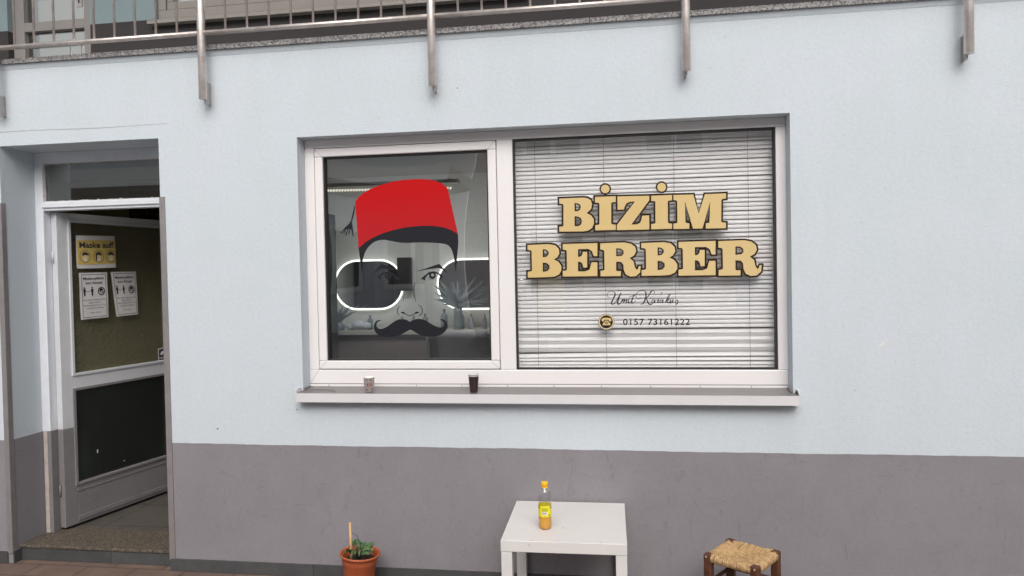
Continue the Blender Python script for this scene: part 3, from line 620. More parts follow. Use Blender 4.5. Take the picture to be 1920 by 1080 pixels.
# ------------------------------------------------------------------ venetian blind behind the fixed pane
BY = WF+.084
bl = thing('venetian_blind', (.13, BY, 1.10), 'white venetian blind with closed thin slats hanging behind the gold lettered window pane', 'blind')
mb = MB(); mb.smooth = True; bx0, bx1 = RX0-.01, RX1+.003
def slat(zc, tilt, wd=.025, sagl=0., sagr=0., cur=0.003):
    N = 10; V = []; K = 5
    for i in range(N+1):
        u = i/N; x = bx0+(bx1-bx0)*u+random.uniform(-.001, .001)*(i in (0, N)); zz = zc+sagl*(1-u)**2+sagr*u*u
        for j in range(K):
            s = (j/(K-1)-.5)*wd; c = cur*(1-(2*j/(K-1)-1)**2)
            V.append((x, BY+s*cos(tilt)-c*sin(tilt), zz+s*sin(tilt)+c*cos(tilt)))
    mb.add(V, [(i*K+j, (i+1)*K+j, (i+1)*K+j+1, i*K+j+1) for i in range(N) for j in range(K-1)])
z = 2.31; ZS = 1.318
while z > ZS: slat(z, rad(63+random.uniform(-3, 3)), cur=.0046, sagl=random.uniform(-.002, .002), sagr=random.uniform(-.002, .002)); z -= .0222
for zz, tl, sl in ((1.304, 52, 0), (1.286, 100, 0), (1.267, 50, 0), (1.248, 106, 0), (1.228, 52, .001), (1.206, 110, 0), (1.185, 50, -.010), (1.162, 52, -.003), (1.140, 52, 0), (1.120, 70, 0)): slat(zz, rad(tl), .025, sl, 0, .003)
mb.build('slats', 'blind_slat', bl)
mb = MB(); mb.box(bx0, BY-.012, 2.318, bx1, BY+.014, 2.345); mb.build('head_rail', 'blind_slat', bl)
for px in (1006, 1134, 1265, 1403):
    x = aty(px, 450, BY).x; mb = MB()
    for k in range(54): 
        za = 1.115+k*.0225; o = (k % 2)*.0008
        mb.tube([(x+o+.0006*sin(k), BY-.0135, za), (x+.0008-o, BY-.0135, za+.0225)], .0009, 5)
    mb.build('ladder_cord', 'print_ink_grey', bl)

# ------------------------------------------------------------------ things on the sill
def cup(name, px, zb, h, r0, r1, y, label, mats):
    p = aty(px, 735, y); return p
p = aty(691, 735, -.025)
cw = thing('paper_cup', (p.x, -.012, 1.010), 'small white paper cup with a brown coffee print standing on the window sill', 'cup')
mb = MB(); c = (p.x, -.012, 1.0105)
mb.lathe([(.0225, 0), (.0295, .075), (.0305, .0755), (.0305, .077), (.0285, .077), (.0215, .004)], c, 28); mb.build('cup_body', 'cup_white', cw)
def on_cyl(c, r, px, py):                                              # wrap a print round the cup as seen from the camera
    d0 = Vector((CAM.x-c[0], CAM.y-c[1], 0)).normalized(); a0 = math.atan2(d0.y, d0.x)
    return lambda u, v: Vector((c[0]+r(v)*cos(a0-u/r(v)*-1), c[1]+r(v)*sin(a0-u/r(v)*-1), c[2]+v))
rr = lambda v: .0228+.0070*v/.075+.0004
fc = on_cyl(c, rr, 0, 0)
mb = MB(); fill(mb, [smooth_pts([(.014*cos(a)*(1+.12*sin(3*a)), .036+.014*sin(a)) for a in [k*pi/6 for k in range(12)]], True, 3), circ(.001, .038, .0055, .0085, 12)], fc); 
fill(mb, [circ(.001, .037, .002, .005, 8)], fc)
for a, b2, w2 in ((-.017, .012, .006), (-.010, .010, .006), (-.012, .064, .005), (.004, .064, .004), (.012, .062, .003), (.016, .014, .004)): fill(mb, [circ(a, b2, w2, .0035, 9)], fc)
mb.build('coffee_print', 'cup_print', cw)
p = aty(888, 735, -.02)
cb = thing('plastic_cup', (p.x, -.012, 1.010), 'tall dark brown cup with a pale rim standing on the window sill', 'cup')
mb = MB(); c = (p.x, -.012, 1.0105); mb.lathe([(.0195, 0), (.020, .004), (.0272, .082)], c, 28, cap=False); mb.lathe([(.001, .001), (.0195, .0005)], c, 28, cap=False); mb.build('cup_body', 'cup_brown', cb)
mb = MB(); mb.lathe([(.0272, .082), (.0275, .090), (.0295, .0905), (.0295, .0925), (.0265, .0925), (.020, .01)], c, 28, cap=False); mb.build('rim', 'cup_rim', cb)
mb = MB(); a = Vector((-1.655, .012, 1.0175)); b2 = Vector((-1.50, -.012, 1.0145)); d = (b2-a).normalized(); n = Vector((-d.y, d.x, 0))*.006
for s0, s1 in ((-1, -.75), (.75, 1)):
    mb.add([a+n*s0, b2+n*s0, b2+n*s1, a+n*s1, a+n*s0+Vector((0, 0, .002)), b2+n*s0+Vector((0, 0, .002)), b2+n*s1+Vector((0, 0, .002)), a+n*s1+Vector((0, 0, .002))], [(3, 2, 1, 0), (4, 5, 6, 7), (0, 1, 5, 4), (1, 2, 6, 5), (2, 3, 7, 6), (3, 0, 4, 7)])
e = b2-d*.016; mb.add([e+n, b2+n, b2-n, e-n, e+n+Vector((0, 0, .0025)), b2+n+Vector((0, 0, .0025)), b2-n+Vector((0, 0, .0025)), e-n+Vector((0, 0, .0025))], [(4, 7, 6, 5), (0, 1, 5, 4), (1, 2, 6, 5), (2, 3, 7, 6), (3, 0, 4, 7)])
tag(mb.build('metal_strip', 'steel_plain'), 'thin slotted metal strip lying flat at the left end of the window sill', 'metal strip')

# ------------------------------------------------------------------ railing of the terrace
PX0, PS, PY = -2.1766, 1.2626, -.07
rail = thing('terrace_railing', (0, PY, TOP+.033), 'brushed stainless steel railing with thin balusters along the terrace edge above the shop', 'railing')
def mkpost(x, zb=2.585, par=rail):
    mb = MB(); mb.lathe([(.0205, 0), (.0212, .001), (.0212, 1.35)], (x, PY, zb), 24)
    o = mb.build('post', 'steel', par)
    mb = MB(); mb.box(x-.004, PY+.018, zb-.02, x+.004, -.004, zb+.10)
    mb.box(x-.006, -.004, zb-.02, x+.006, -.0005, zb+.10); mb.build('wall_plate', 'steel_plain', o, .001)
for i in range(-2, 5): mkpost(PX0+PS*i)
mb = MB()
for i in range(-3, 5): mb.tube([(PX0+PS*i+.020, PY, 2.936), (PX0+PS*(i+1)-.020, PY, 2.936)], .0135, 14)
mb.build('bottom_rail', 'steel', rail)
mb = MB(); mb.tube([(PX0-PS*3, PY, 3.93), (PX0+PS*5, PY, 3.93)], .021, 16); mb.build('handrail', 'steel', rail)
for i in range(-3, 4):
    for k in range(9):
        x = PX0+PS*i+.1395+k*.1229
        if -5.3 < x < 1.7: mb = MB(); mb.tube([(x, PY, 2.947), (x, PY, 3.91)], .0062, 10); mb.build('baluster', 'steel', rail)

# ------------------------------------------------------------------ notices on the door
def quad_fn(P, off):                                                   # unit square -> the sheet (u right, v down)
    Q = [leafpt(*ZD(*p), -.0) for p in P]
    def fn(u, v):
        a = Q[0].lerp(Q[1], u); b = Q[3].lerp(Q[2], u); return a.lerp(b, v)+NV*off
    return fn
def sheet(name, P, label, mat, group=None):
    f = quad_fn(P, .010); g = quad_fn(P, .0095); c = f(.5, .5)
    t = thing(name, (c.x, c.y, f(.5, 1).z), label, 'notice', group)
    mb = MB(); N = 8
    V = [f(i/N, j/N)+NV*.0012*sin(i*1.3+j*.9) for j in range(N+1) for i in range(N+1)]
    mb.smooth = True; mb.add(V, [(j*(N+1)+i, (j+1)*(N+1)+i, (j+1)*(N+1)+i+1, j*(N+1)+i+1) for j in range(N) for i in range(N)])
    mb.build('paper', mat, t); return t
P1 = [(55, 65), (470, 72), (488, 408), (68, 420)]
t = sheet('mask_notice', P1, 'yellow notice reading Maske auf with three masked faces taped to the door glass', 'paper_white')
f1 = quad_fn(P1, .0125); f2 = quad_fn(P1, .0132); f3 = quad_fn(P1, .0138)
mb = MB(); fill(mb, [[(.02, .14), (.99, .14), (.99, .87), (.02, .88)]], f1); mb.build('yellow_field', 'paper_yellow', t)
mb = MB(); put_text(mb, 'Maske auf!', .07, .95, .37, .19, f2, .03); mb.build('headline', 'print_ink', t)
for i, cx in enumerate((.205, .545, .865)):
    mb = MB(); rx, ry = .135, .19; fill(mb, [circ(cx, .64, rx, ry), circ(cx, .64, rx*.92, ry*.92)], f2)
    mb.cur = 1; fill(mb, [circ(cx, .66, rx*.45, ry*.58, 16)], f2); mb.cur = 2; fill(mb, [circ(cx, .735, rx*.33, ry*.25, 12)], f3)
    mb.cur = 0; fill(mb, [smooth_pts([(cx-rx*.55, .64), (cx-rx*.5, .54), (cx, .50), (cx+rx*.5, .54), (cx+rx*(.75 if i == 0 else .55), .60 if i == 0 else .64), (cx+rx*.3, .60), (cx-rx*.3, .60)], True, 3)], f3)
    if i == 1: fill(mb, [[(cx-rx*.62, .58), (cx-rx*.3, .58), (cx-rx*.35, .78), (cx-rx*.55, .76)]], f3)
    mb.build('masked_face', ['print_ink', 'skin_print', 'paper_white'], t)
for u, v in ((0, 0), (1, 0), (0, 1), (1, 1)):
    mb = MB(); q = f2(u, v); s = .018; dd = U*(1 if (u+v) % 2 else -1)+Vector((0, 0, 1)); dd.normalize(); e = Vector((0, 0, 1)).lerp(U, .5) if (u+v) % 2 == 0 else Vector((0, 0, 1)).lerp(-U, .5); e.normalize()
    mb.quad(q+dd*s*1.3+e*.007, q+dd*s*1.3-e*.007, q-dd*s*1.3-e*.007, q-dd*s*1.3+e*.007); mb.build('tape', 'clear_plastic', t)
for P, lab in (([(88, 465), (388, 458), (408, 935), (110, 965)], 'white mask duty notice hanging directly under the yellow notice on the door glass'),
               ([(428, 455), (698, 450), (722, 905), (490, 930)], 'white mask duty notice hanging nearer the door edge, right of its twin')):
    t = sheet('mask_duty_notice', P, lab, 'paper_white', 'mask duty notices taped to the door'); g = quad_fn(P, .0128)
    mb = MB()
    for a in ((.07, .03, .94, .042), (.07, .955, .94, .967)): fill(mb, [[(a[0], a[1]), (a[2], a[1]), (a[2], a[3]), (a[0], a[3])]], g)
    for a in ((.07, .042, .088, .955), (.922, .042, .94, .955)): fill(mb, [[(a[0], a[1]), (a[2], a[1]), (a[2], a[3]), (a[0], a[3])]], g)
    mb.build('border_line', 'print_ink_grey', t)
    mb = MB(); put_text(mb, 'Maskenpflicht', .13, .87, .15, .095, g, .02); put_text(mb, 'zum Schutz!', .2, .8, .245, .19, g, .02); mb.build('headline', 'print_ink', t)
    mb = MB()
    for cx in (.16, .43):
        fill(mb, [circ(cx, .325, .028, .018, 12)], g); fill(mb, [[(cx-.04, .35), (cx+.04, .35), (cx+.04, .42), (cx+.025, .42), (cx+.025, .50), (cx-.025, .50), (cx-.025, .42), (cx-.04, .42)]], g)
    stroke(mb, [(.23, .405), (.30, .405), (.37, .405)], [.008, .008, .008], g); fill(mb, [circ(.76, .41, .13, .09), circ(.76, .41, .1, .07)], g)
    fill(mb, [smooth_pts([(.70, .36), (.78, .35), (.83, .40), (.76, .40), (.70, .44)], True, 3)], g); fill(mb, [[(.76, .425), (.84, .42), (.83, .45), (.77, .45)]], g); mb.build('pictogram', 'print_ink', t)
    mb = MB()
    for k, (s, a, b2) in enumerate((('Bitte diesen Hygiene-Schutz', .12, .90), ('tragen und den', .28, .72), ('Mindestabstand von 1,5 m', .12, .90), ('zueinander einhalten!', .2, .82))): put_text(mb, s, a, b2, .60+k*.06, .572+k*.06, g, .015)
    put_text(mb, 'Vielen Dank!', .32, .70, .88, .852, g, .015); mb.build('body_text', 'print_ink_grey', t)

# ------------------------------------------------------------------ table, bottle
TX, TY, TA = -.526, -.5642, .0095
tb = thing('side_table', (TX+.275, TY+.275, 0), 'small square white lacquered side table with thick square legs against the grey plinth', 'table', rz=TA)
Tt = Matrix.Translation((TX, TY, 0)) @ Matrix.Rotation(TA, 4, 'Z')
mb = MB(); mb.box(0, 0, .40, .55, .55, .45, Tt); mb.build('tabletop', 'lacquer', tb, .0025)
for x in (0, .499):
    for y in (0, .499): mb = MB(); mb.box(x+.002, y+.002, 0, x+.050, y+.050, .3992, Tt); mb.build('leg', 'lacquer', tb, .0015)
p = on_plane(1022, 992, (0, 0, .45), Vector((0, 0, 1))); bc = (p.x, p.y+.01, .4503)
bt = thing('drink_bottle', bc, 'clear plastic bottle of orange juice with orange cap and yellow label on white table', 'bottle')
bp = [(.004, .002), (.024, .0), (.029, .006), (.0305, .02), (.0295, .040), (.0305, .058), (.0297, .062), (.0297, .116), (.0305, .122), (.0295, .135), (.0305, .142), (.0298, .152), (.0290, .160), (.0255, .172), (.0195, .183), (.0135, .190), (.0125, .194)]
mb = MB(); mb.lathe(bp, bc, 32, cap=False); mb.build('bottle_body', 'clear_plastic', bt)
mb = MB(); mb.lathe([(.002, .003), (.023, .0025), (.0275, .008), (.029, .02), (.028, .04), (.029, .057), (.0285, .068), (.001, .068)], bc, 32); mb.build('juice', 'juice', bt)
mb = MB(); mb.lathe([(.0303, .060), (.0303, .112)], bc, 40, cap=False); mb.build('label', 'label_yellow', bt)
fb = on_cyl(bc, lambda v: .0306, 0, 0)
def arcpatch(mb, a, z0, b, z1, rad_):
    f = on_cyl(bc, lambda v: rad_, 0, 0); N = 8
    V = [f(a+(b-a)*i/N, z) for z in (z0, z1) for i in range(N+1)]; mb.add(V, [(i, i+1, N+2+i, N+1+i) for i in range(N)])
mb = MB(); arcpatch(mb, -.014, .086, .013, .101, .0306); mb.cur = 1; arcpatch(mb, -.014, .070, .010, .084, .0306); mb.cur = 2
for k in range(7): arcpatch(mb, -.011+k*.0026, .0745, -.0098+k*.0026, .0815, .0309)
mb.cur = 0; arcpatch(mb, .016, .062, .030, .072, .0306); mb.cur = 3; arcpatch(mb, -.036, .096, -.026, .111, .0306); arcpatch(mb, .026, .098, .036, .111, .0306)
mb.build('label_print', ['label_green', 'paper_white', 'print_ink', 'label_dark'], bt)
mb = MB(); mb.lathe([(.0145, .188), (.0152, .190), (.0152, .194), (.0140, .195)], bc, 28); mb.lathe([(.0148, .197), (.0155, .199), (.0155, .212), (.0145, .2145)], bc, 28); mb.build('cap', 'cap_orange', bt)

# ------------------------------------------------------------------ stool with a rush seat
P4 = [on_plane(x, y, (0, 0, .35), Vector((0, 0, 1))) for x, y in ((1367, 1011), (1327, 1038), (1415, 1064), (1460, 1032))]
cc = sum(P4, Vector())/4; ax = ((P4[1]-P4[0])+(P4[2]-P4[3])).normalized(); ang = math.atan2(ax.y, ax.x); hw = .108
print('stool', cc, [(P4[i]-P4[i-1]).length for i in range(4)], ang)
st = thing('rush_stool', (cc.x, cc.y, 0), 'low square dark wood stool with a woven straw seat beside the white table', 'stool', rz=ang)
Ts = Matrix.Translation((cc.x, cc.y, 0)) @ Matrix.Rotation(ang, 4, 'Z')
for sx in (-1, 1):
    for sy in (-1, 1):
        mb = MB(); mb.box(sx*hw-.018, sy*hw-.018, 0, sx*hw+.018, sy*hw+.018, .352, Ts); o = mb.build('leg', 'wood_dark', st, .006, 3)
        if (sx, sy) != (-1, -1):
            mb = MB(); q = Ts @ Vector((sx*(hw+.0185), sy*(hw+.004), .340)); mb.lathe([(.001, -.006), (.006, 0), (.002, .006)], q, 6, smooth=False); mb.build('worn_edge', 'wood_worn', o)
for k in range(4):
    R2 = Ts @ Matrix.Rotation(k*pi/2, 4, 'Z')
    for z in (.10, .22): mb = MB(); mb.tube([R2 @ Vector((-hw+.014, -hw, z)), R2 @ Vector((hw-.014, -hw, z))], .009, 10); mb.build('stretcher', 'wood_dark', st)
mb = MB(); NS = 20; E_ = hw-.008                                         # each strand runs over one rail to the diagonal
for k in range(4):
    R2 = Ts @ Matrix.Rotation(k*pi/2, 4, 'Z')
    for i in range(NS):
        u = -1+2*(i+.5)/NS; x = u*(E_-.004)+random.uniform(-.0015, .0015); yin = -abs(u)*(E_-.006) if abs(u) > .04 else -.002
        r = random.uniform(.0046, .0064); dz = random.uniform(-.002, .002); sk = random.uniform(-.003, .003)
        dep = lambda y: .331+.012*((abs(y)/E_)**2)+dz
        pts = [(x, -hw+.006, .315), (x, -hw-.013, .322), (x, -hw-.014, .338), (x, -hw-.002, .348+dz)]
        n = 4
        for j in range(n+1):
            y = -hw+.016+(yin+hw-.016)*j/n; pts.append((x+sk*j/n, y, dep(max(abs(y), abs(x)))))
        if yin < -hw+.02: pts = pts[:5]
        pts.append((x*.98, pts[-1][1]+.003, pts[-1][2]-.012))
        mb.tube([R2 @ Vector(p) for p in pts], r, 7)
mb.build('straw_seat', 'straw', st)

# ------------------------------------------------------------------ plant pot
pc = Vector((-1.338, -.165, 0)); tilt = Matrix.Translation(pc) @ Matrix.Rotation(rad(4), 4, 'Y')
pot = thing('plant_pot', pc, 'terracotta coloured flower pot with leafy green plant and cane, on paving by the wall', 'potted plant')
mb = MB(); mb.lathe([(.070, 0), (.084, .155), (.086, .157), (.0905, .178), (.092, .196), (.099, .199), (.1025, .203), (.1025, .209), (.099, .2115), (.094, .209), (.0905, .195), (.084, .16), (.082, .14)], (0, 0, .0), 48, tilt, cap=False)
mb.lathe([(.07, 0), (.001, 0.0005)], (0, 0, 0), 48, tilt, cap=False); mb.build('pot', 'terracotta', pot)
mb = MB(); mb.smooth = True; N = 14; V = [(0, 0, .172)]
for r in range(1, 5):
    for k in range(N): a = 2*pi*k/N; V.append((.0215*r*cos(a), .0215*r*sin(a), .170+random.uniform(-.005, .006)))
F = [(0, 1+k, 1+(k+1) % N) for k in range(N)]+[(1+(r-1)*N+k, 1+r*N+k, 1+r*N+(k+1) % N, 1+(r-1)*N+(k+1) % N) for r in range(1, 4) for k in range(N)]
mb.add([tilt @ Vector(v) for v in V], F); mb.build('soil', 'soil', pot)
mb = MB(); q = aty(658, 1030, -.165); q2 = aty(656, 980, -.165); mb.tube([Vector((q.x, -.165, .17)), q, q2], [.0065, .0065, .0060], 10); mb.build('cane', 'bamboo', pot)
mb = MB(); mb.smooth = True
def leaf(base, tip, wd, droop, twist=0.):
    base, tip = Vector(base), Vector(tip); L = (tip-base).length; d = (tip-base)/L; s = d.cross(Vector((0, 0, 1))).normalized(); s = Matrix.Rotation(twist, 3, d) @ s; nn = s.cross(d)
    N = 8; V = []
    for i in range(N+1):
        u = i/N; ww = wd*(sin(pi*min(1, u*1.02)**.75)*.96+.03)*(1-.25*u); c = base.lerp(tip, u)+Vector((0, 0, droop*4*u*(1-u)))
        for v, dn in ((-1, .006), (-.5, .001), (0, -.004), (.5, .001), (1, .006)): V.append(c+s*v*ww+nn*dn*(ww/.02)+Vector((0, 0, random.uniform(-.001, .001))))
    mb.add(V, [(i*5+j, i*5+j+1, (i+1)*5+j+1, (i+1)*5+j) for i in range(N) for j in range(4)])
def lp(zx, zy, dy=0.): return aty(600+zx/9, 960+zy/9, -.165+dy)
stems = MB()
for (bx_, by_, tx_, ty_, d0, d1, wd, dr, tw) in (
    (530, 720, 375, 770, -.01, -.05, .020, .030, .5), (600, 470, 570, 640, -.01, -.02, .019, .012, 1.3), (640, 460, 680, 650, .0, -.03, .012, .010, 1.1),
    (700, 620, 810, 490, .0, .02, .011, .006, .8), (740, 640, 940, 515, .0, .0, .015, .006, .9), (700, 680, 850, 650, -.02, -.04, .016, .012, .5),
    (830, 600, 925, 540, .01, .02, .012, .004, .6), (560, 640, 540, 790, -.03, -.07, .013, .010, 1.0), (620, 640, 600, 735, -.02, -.05, .018, .012, .9),
    (690, 720, 840, 720, -.04, -.05, .020, .008, .4), (820, 660, 905, 655, -.01, -.01, .014, .006, .5), (690, 530, 720, 640, .0, .0, .016, .008, 1.0), (600, 540, 660, 480, .01, .02, .016, .006, .9), (680, 600, 700, 500, .01, .02, .015, .006, .7), (560, 680, 440, 700, -.01, -.04, .016, .010, .6), (760, 650, 860, 690, -.02, -.03, .017, .008, .6), (700, 640, 660, 760, -.03, -.06, .018, .010, .7),
    (560, 560, 480, 640, .01, -.01, .014, .010, .8), (640, 600, 760, 640, .02, .01, .020, .010, .9), (760, 590, 900, 600, .02, .01, .016, .006, .8), (720, 690, 880, 700, -.02, -.03, .014, .008, .4)):
    b_ = lp(bx_, by_, d0); leaf(b_, lp(tx_, ty_, d1), wd, dr, tw)
    r_ = lp(640, 760, 0); r_.z = .17; stems.tube([r_, r_.lerp(b_, .5)+Vector((0, 0, .012)), b_], [.0022, .0018, .0012], 6)
stems.tube([lp(640, 440), lp(620, 400), lp(580, 370), lp(540, 352)], [.002, .0018, .0015, .0012], 6)
mb.build('leaves', 'leaf', pot); stems.build('stems', 'leaf_dim', pot)

# ------------------------------------------------------------------ inside the shop
IY = 3.28
def led(xc, zc, wx, wz, label):
    t = thing('led_mirror', (xc, IY, zc), label, 'mirror', 'lit mirrors on the shop wall')
    r = wz*.48; pts = []
    for (cx, cz, a0) in ((xc+wx/2-r, zc+wz/2-r, 0), (xc-wx/2+r, zc+wz/2-r, 90), (xc-wx/2+r, zc-wz/2+r, 180), (xc+wx/2-r, zc-wz/2+r, 270)):
        for k in range(9): a = rad(a0+k*90/8); pts.append((cx+r*cos(a), IY-.03, cz+r*sin(a)))
    mb = MB(); mb.tube(pts, .0095, 8, closed=True); mb.build('led_tube', 'led_white', t)
    mb = MB(); mb.add([(p[0], IY-.028, p[2]) for p in pts], [tuple(range(len(pts)))]); mb.build('mirror_glass', 'mirror', t)
a = aty(630, 530, IY); b2 = aty(757, 533, IY); led((a.x+b2.x)/2, 1.535, b2.x-a.x, .49, 'pill shaped mirror ringed by white light, seen whole left of the spiky plant')
a = aty(822, 532, IY); led(a.x+.42, 1.525, .84, .49, 'pill shaped mirror ringed by white light, cut off by the right edge of the casement')
ct = thing('shop_counter', (-1.9, 3.05, .05), 'dark shop counter with a pale top under the lit mirrors', 'counter')
mb = MB(); mb.box(-2.87, 2.95, .05, -.5, 3.27, 1.06); mb.build('cabinet', 'counter_dark', ct, .004)
mb = MB(); mb.box(-2.88, 2.90, 1.06, -.48, 3.275, 1.10); mb.build('counter_top', 'counter_top', ct, .004)
def shop_bottle(px, h, r, label):
    p = aty(px, 600, 3.08); c = (p.x, 3.08, 1.101); mb = MB()
    mb.lathe([(r*.9, 0), (r, .006), (r, h*.62), (r*.8, h*.72), (r*.35, h*.78), (r*.35, h*.92), (r*.45, h*.93), (r*.4, h)], c, 16)
    tag(mb.build('toiletry_bottle', 'bottle_grey'), label, 'bottle', 'bottles on the shop counter')
for px, h, r, l in ((694, .14, .028, 'grey toiletry bottle on the counter beside the white bundle, seen behind the print'), (754, .12, .028, 'squat grey bottle on the counter left of the moustache tip'),
                    (776, .13, .026, 'grey bottle on the counter behind the nose of the printed face'), (797, .15, .03, 'grey bottle on the counter just right of the printed nose'), (833, .19, .034, 'tall grey pump bottle on the counter left of the spiky plant'),
                    (865, .18, .030, 'grey bottle standing right against the vase of the spiky plant'), (883, .14, .026, 'bottle on the counter between the spiky plant and the casement edge'), (909, .14, .020, 'slim bottle on the counter hard against the right casement edge')):
    shop_bottle(px, h, r, l)
p = aty(852, 590, 2.85)
vp = thing('spiky_plant', (p.x, 3.0, 1.10), 'large spiky leaved plant in a slim grey vase before the right lit mirror', 'potted plant')
mb = MB(); mb.lathe([(.05, 0), (.045, .02), (.038, .16), (.042, .2)], (p.x, 3.0, 1.101), 16); mb.build('vase', 'bottle_grey', vp)
mb = MB()
for k in range(34):
    a = random.uniform(0, 2*pi); e = random.uniform(.05, 1.35); L = random.uniform(.2, .36); b0 = Vector((p.x, 3.0, 1.28+random.uniform(0, .06))); d = Vector((cos(a)*cos(e), sin(a)*cos(e)*.5, sin(e)))
    s = d.cross(Vector((0, 1, 0))).normalized()*.014; m_ = b0+d*L*.5+Vector((0, 0, .02)); mb.add([b0-s*.6, b0+s*.6, m_+s, b0+d*L, m_-s], [(0, 1, 2, 3, 4)])
mb.build('leaves', 'bottle_grey', vp)
mb = MB(); p = aty(672, 600, 3.02); mb.smooth = True
for i, (dx, dz, r) in enumerate(((0, .05, .075), (.07, .04, .06), (-.07, .035, .055))): mb.lathe([(r*sin(t), -r*.6*cos(t)) for t in [k*pi/8+.01 for k in range(9)]], (p.x+dx, 3.02, 1.10+dz), 14, cap=False)
tag(mb.build('towel_bundle', 'white_cloth'), 'crumpled pale towel bundle lying on the shop counter at the left', 'towel')
# barber chair seen as a grey mass
bcx = aty(860, 640, 2.0).x
ch = thing('barber_chair', (bcx, 2.1, .05), 'dark upholstered barber chair seen inside through the lower right of the pane', 'chair')
mb = MB(); mb.box(bcx-.26, 1.9, .55, bcx+.26, 2.02, 1.17); mb.build('backrest', 'chair_leather', ch, .05, 4)
mb = MB(); mb.box(bcx-.27, 2.0, .45, bcx+.27, 2.5, .6); mb.build('seat', 'chair_leather', ch, .04, 3)
for s_ in (-1, 1): mb = MB(); mb.box(bcx+s_*.31-.035, 2.0, .62, bcx+s_*.31+.035, 2.45, .80); mb.build('armrest', 'chair_leather', ch, .02)
mb = MB(); mb.lathe([(.28, 0), (.27, .03), (.06, .05), (.05, .4)], (bcx, 2.25, .05), 24); mb.build('pedestal', 'steel_plain', ch)
wt = MB(); wt.box(-2.80, 1.5, .05, -2.60, 2.75, 2.2); wt.cur = 1; wt.box(-2.599, 1.52, .1, -2.590, 2.11, 2.15); wt.box(-2.599, 2.13, .1, -2.590, 2.73, 2.15)  # block added out of view so the left mirror reflects black
tag(wt.build('wardrobe', ['wardrobe_dark', 'wardrobe_dark'], None, .004), 'dark wardrobe inside the shop, showing as the black patch in the left lit mirror', 'wardrobe')
# strip of twisted ceiling lights
t = thing('ceiling_light_strip', (-2.2, 2.0, 2.34), 'row of small glowing ceiling lights inside, above the printed red hat', 'ceiling light')
mb = MB(); a = aty(610, 357, 2.0); b2 = aty(850, 352, 2.0); n = 44
for k in range(n):
    x = a.x+(b2.x-a.x)*k/n; z = a.z+(b2.z-a.z)*k/n; mb.box(x, 1.98, z-.011, x+.010, 2.0, z+.009, Matrix.Translation((x, 0, z)) @ Matrix.Rotation(rad(35), 4, 'Y') @ Matrix.Translation((-x, 0, -z)))
mb.build('lamp', 'led_warm', t)
ld = bpy.data.lights.new('strip_light', 'AREA'); ld.shape = 'RECTANGLE'; ld.size = 1.6; ld.size_y = .2; ld.energy = 15; ld.color = (1, .98, .93)
lo = bpy.data.objects.new('strip_light', ld); C.objects.link(lo); lo.location = ((a.x+b2.x)/2, 1.95, a.z-.04); lo.rotation_euler = (rad(25), 0, 0)
mb = MB(); mb.box(a.x-.05, 1.96, a.z+.02, b2.x+.05, 2.03, a.z+.05); mb.build('housing', 'steel_plain', t)
# dark box between the mirrors
a = aty(748, 487, 3.25); b2 = aty(772, 545, 3.25); mb = MB(); mb.box(a.x, 3.18, b2.z, b2.x, 3.29, a.z+.02); tag(mb.build('wall_cabinet', 'wardrobe_dark', None, .003), 'narrow dark cabinet on the shop wall between the two lit mirrors', 'cabinet')

# ------------------------------------------------------------------ across the street, met in the reflections
ob = thing('opposite_building', (1, -13, 0), 'pinkish building with white windows across the street, seen only mirrored in glass', 'building')
mb = MB(); mb.box(-3.2, -14, 0, 16, -13, 7.5); mb.build('facade', 'facade_pink', ob)
for z in (1.0, 4.3):
    for x in (-2.2, .6, 3.4, 6.2, 9.0):
        mb = MB(); ring(mb, x, z, x+1.5, z+1.7, .12, -12.98, -12.9); mb.box(x+.69, -12.98, z+.12, x+.81, -12.9, z+1.58); f_ = mb.build('window', 'facade_white', ob); mb = MB(); mb.box(x+.12, -12.97, z+.12, x+1.38, -12.95, z+1.58); mb.build('pane', 'glass_dark', f_)
ob2 = thing('grey_building', (-11, -15, 0), 'grey building with white windows across the street, seen only mirrored in glass', 'building')
mb = MB(); mb.box(-22, -16, 0, -3.6, -15, 7.5); mb.build('facade', 'facade_grey', ob2)
for x in (-20, -16.5, -13, -9.5, -6.5):
    mb = MB(); ring(mb, x, 1.1, x+2.2, 3.1, .15, -14.98, -14.9); mb.box(x+1.02, -14.98, 1.25, x+1.17, -14.9, 2.95); f_ = mb.build('window', 'facade_white', ob2); mb = MB(); mb.box(x+.15, -14.97, 1.25, x+2.05, -14.95, 2.95); mb.build('pane', 'window_dark', f_)

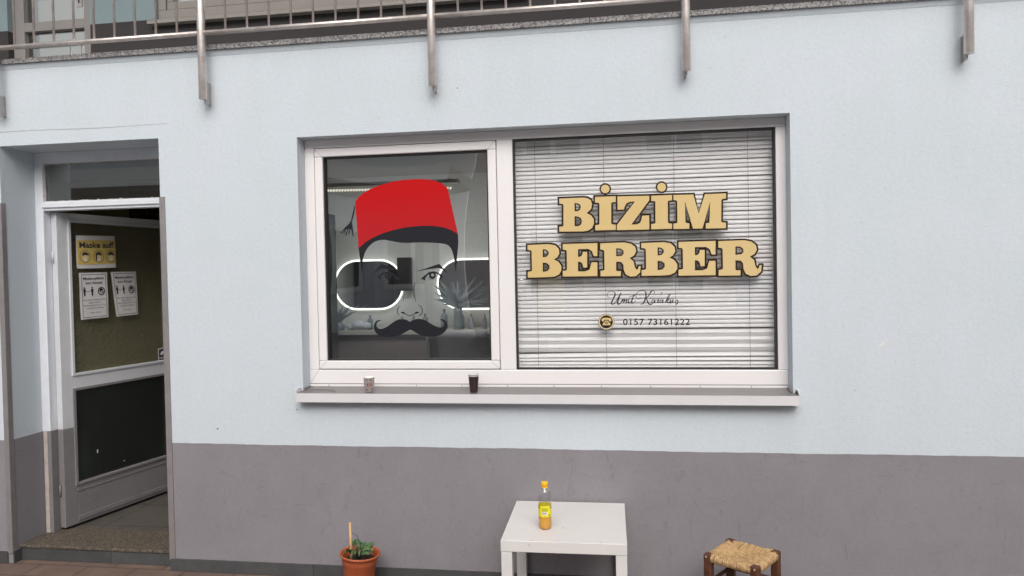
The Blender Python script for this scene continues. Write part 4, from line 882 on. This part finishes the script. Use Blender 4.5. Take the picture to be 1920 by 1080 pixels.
cp = thing('street_canopy', (-7.5, -8.5, 0), 'beige flat street canopy on square posts across the way, seen only mirrored in glass', 'canopy')
mb = MB(); mb.box(-14, -10, 3.35, -2.6, -7.4, 3.55); mb.build('canopy_roof', 'awning_cloth', cp)
for x in (-12.6, -7.4, -3.0): mb = MB(); mb.box(x-.07, -7.7, 0, x+.07, -7.56, 3.35); mb.build('post', 'upper_door_paint', cp)
pb = thing('post_box', (-1.35, -10.5, 0), 'yellow street post box on a short stand, seen only mirrored in the blind window', 'post box')
mb = MB(); mb.box(-1.62, -10.7, .75, -1.1, -10.3, 1.75); mb.build('body', 'post_yellow', pb, .05, 3)
mb = MB(); mb.box(-1.42, -10.55, 0, -1.30, -10.45, .75); mb.build('stand', 'facade_grey', pb)
sg = thing('shop_sign', (3.3, -12.9, 0), 'red shop sign board over a blue one on the opposite wall, seen only mirrored', 'sign')
mb = MB(); mb.box(2.7, -12.88, 1.5, 4.0, -12.8, 2.2); mb.build('red_board', 'sign_red', sg); mb = MB(); mb.box(2.7, -12.88, .7, 4.0, -12.8, 1.49); mb.build('blue_board', 'sign_blue', sg)

vq = aty(636, 600, 3.0); v2 = thing('spiky_plant', (vq.x, 3.0, 1.10), 'smaller spiky plant on the shop counter at the far left, behind the towel bundle', 'potted plant')
mb = MB(); mb.lathe([(.05, 0), (.055, .03), (.05, .08)], (vq.x, 3.0, 1.101), 16); mb.build('vase', 'bottle_grey', v2); mb = MB()
for k in range(26):
    a = random.uniform(0, 2*pi); e = random.uniform(.2, 1.2); L = random.uniform(.12, .24); b0 = Vector((vq.x, 3.0, 1.18)); d = Vector((cos(a)*cos(e), sin(a)*cos(e)*.5, sin(e)))
    s_ = d.cross(Vector((0, 1, 0))).normalized()*.012; m_ = b0+d*L*.5+Vector((0, 0, .02)); mb.add([b0-s_*.6, b0+s_*.6, m_+s_, b0+d*L, m_-s_], [(0, 1, 2, 3, 4)])
mb.build('leaves', 'bottle_grey', v2)
mb = MB(); mb.box(-14, -7.40, 3.30, -2.6, -7.36, 3.62); mb.build('fascia', 'facade_white', cp)
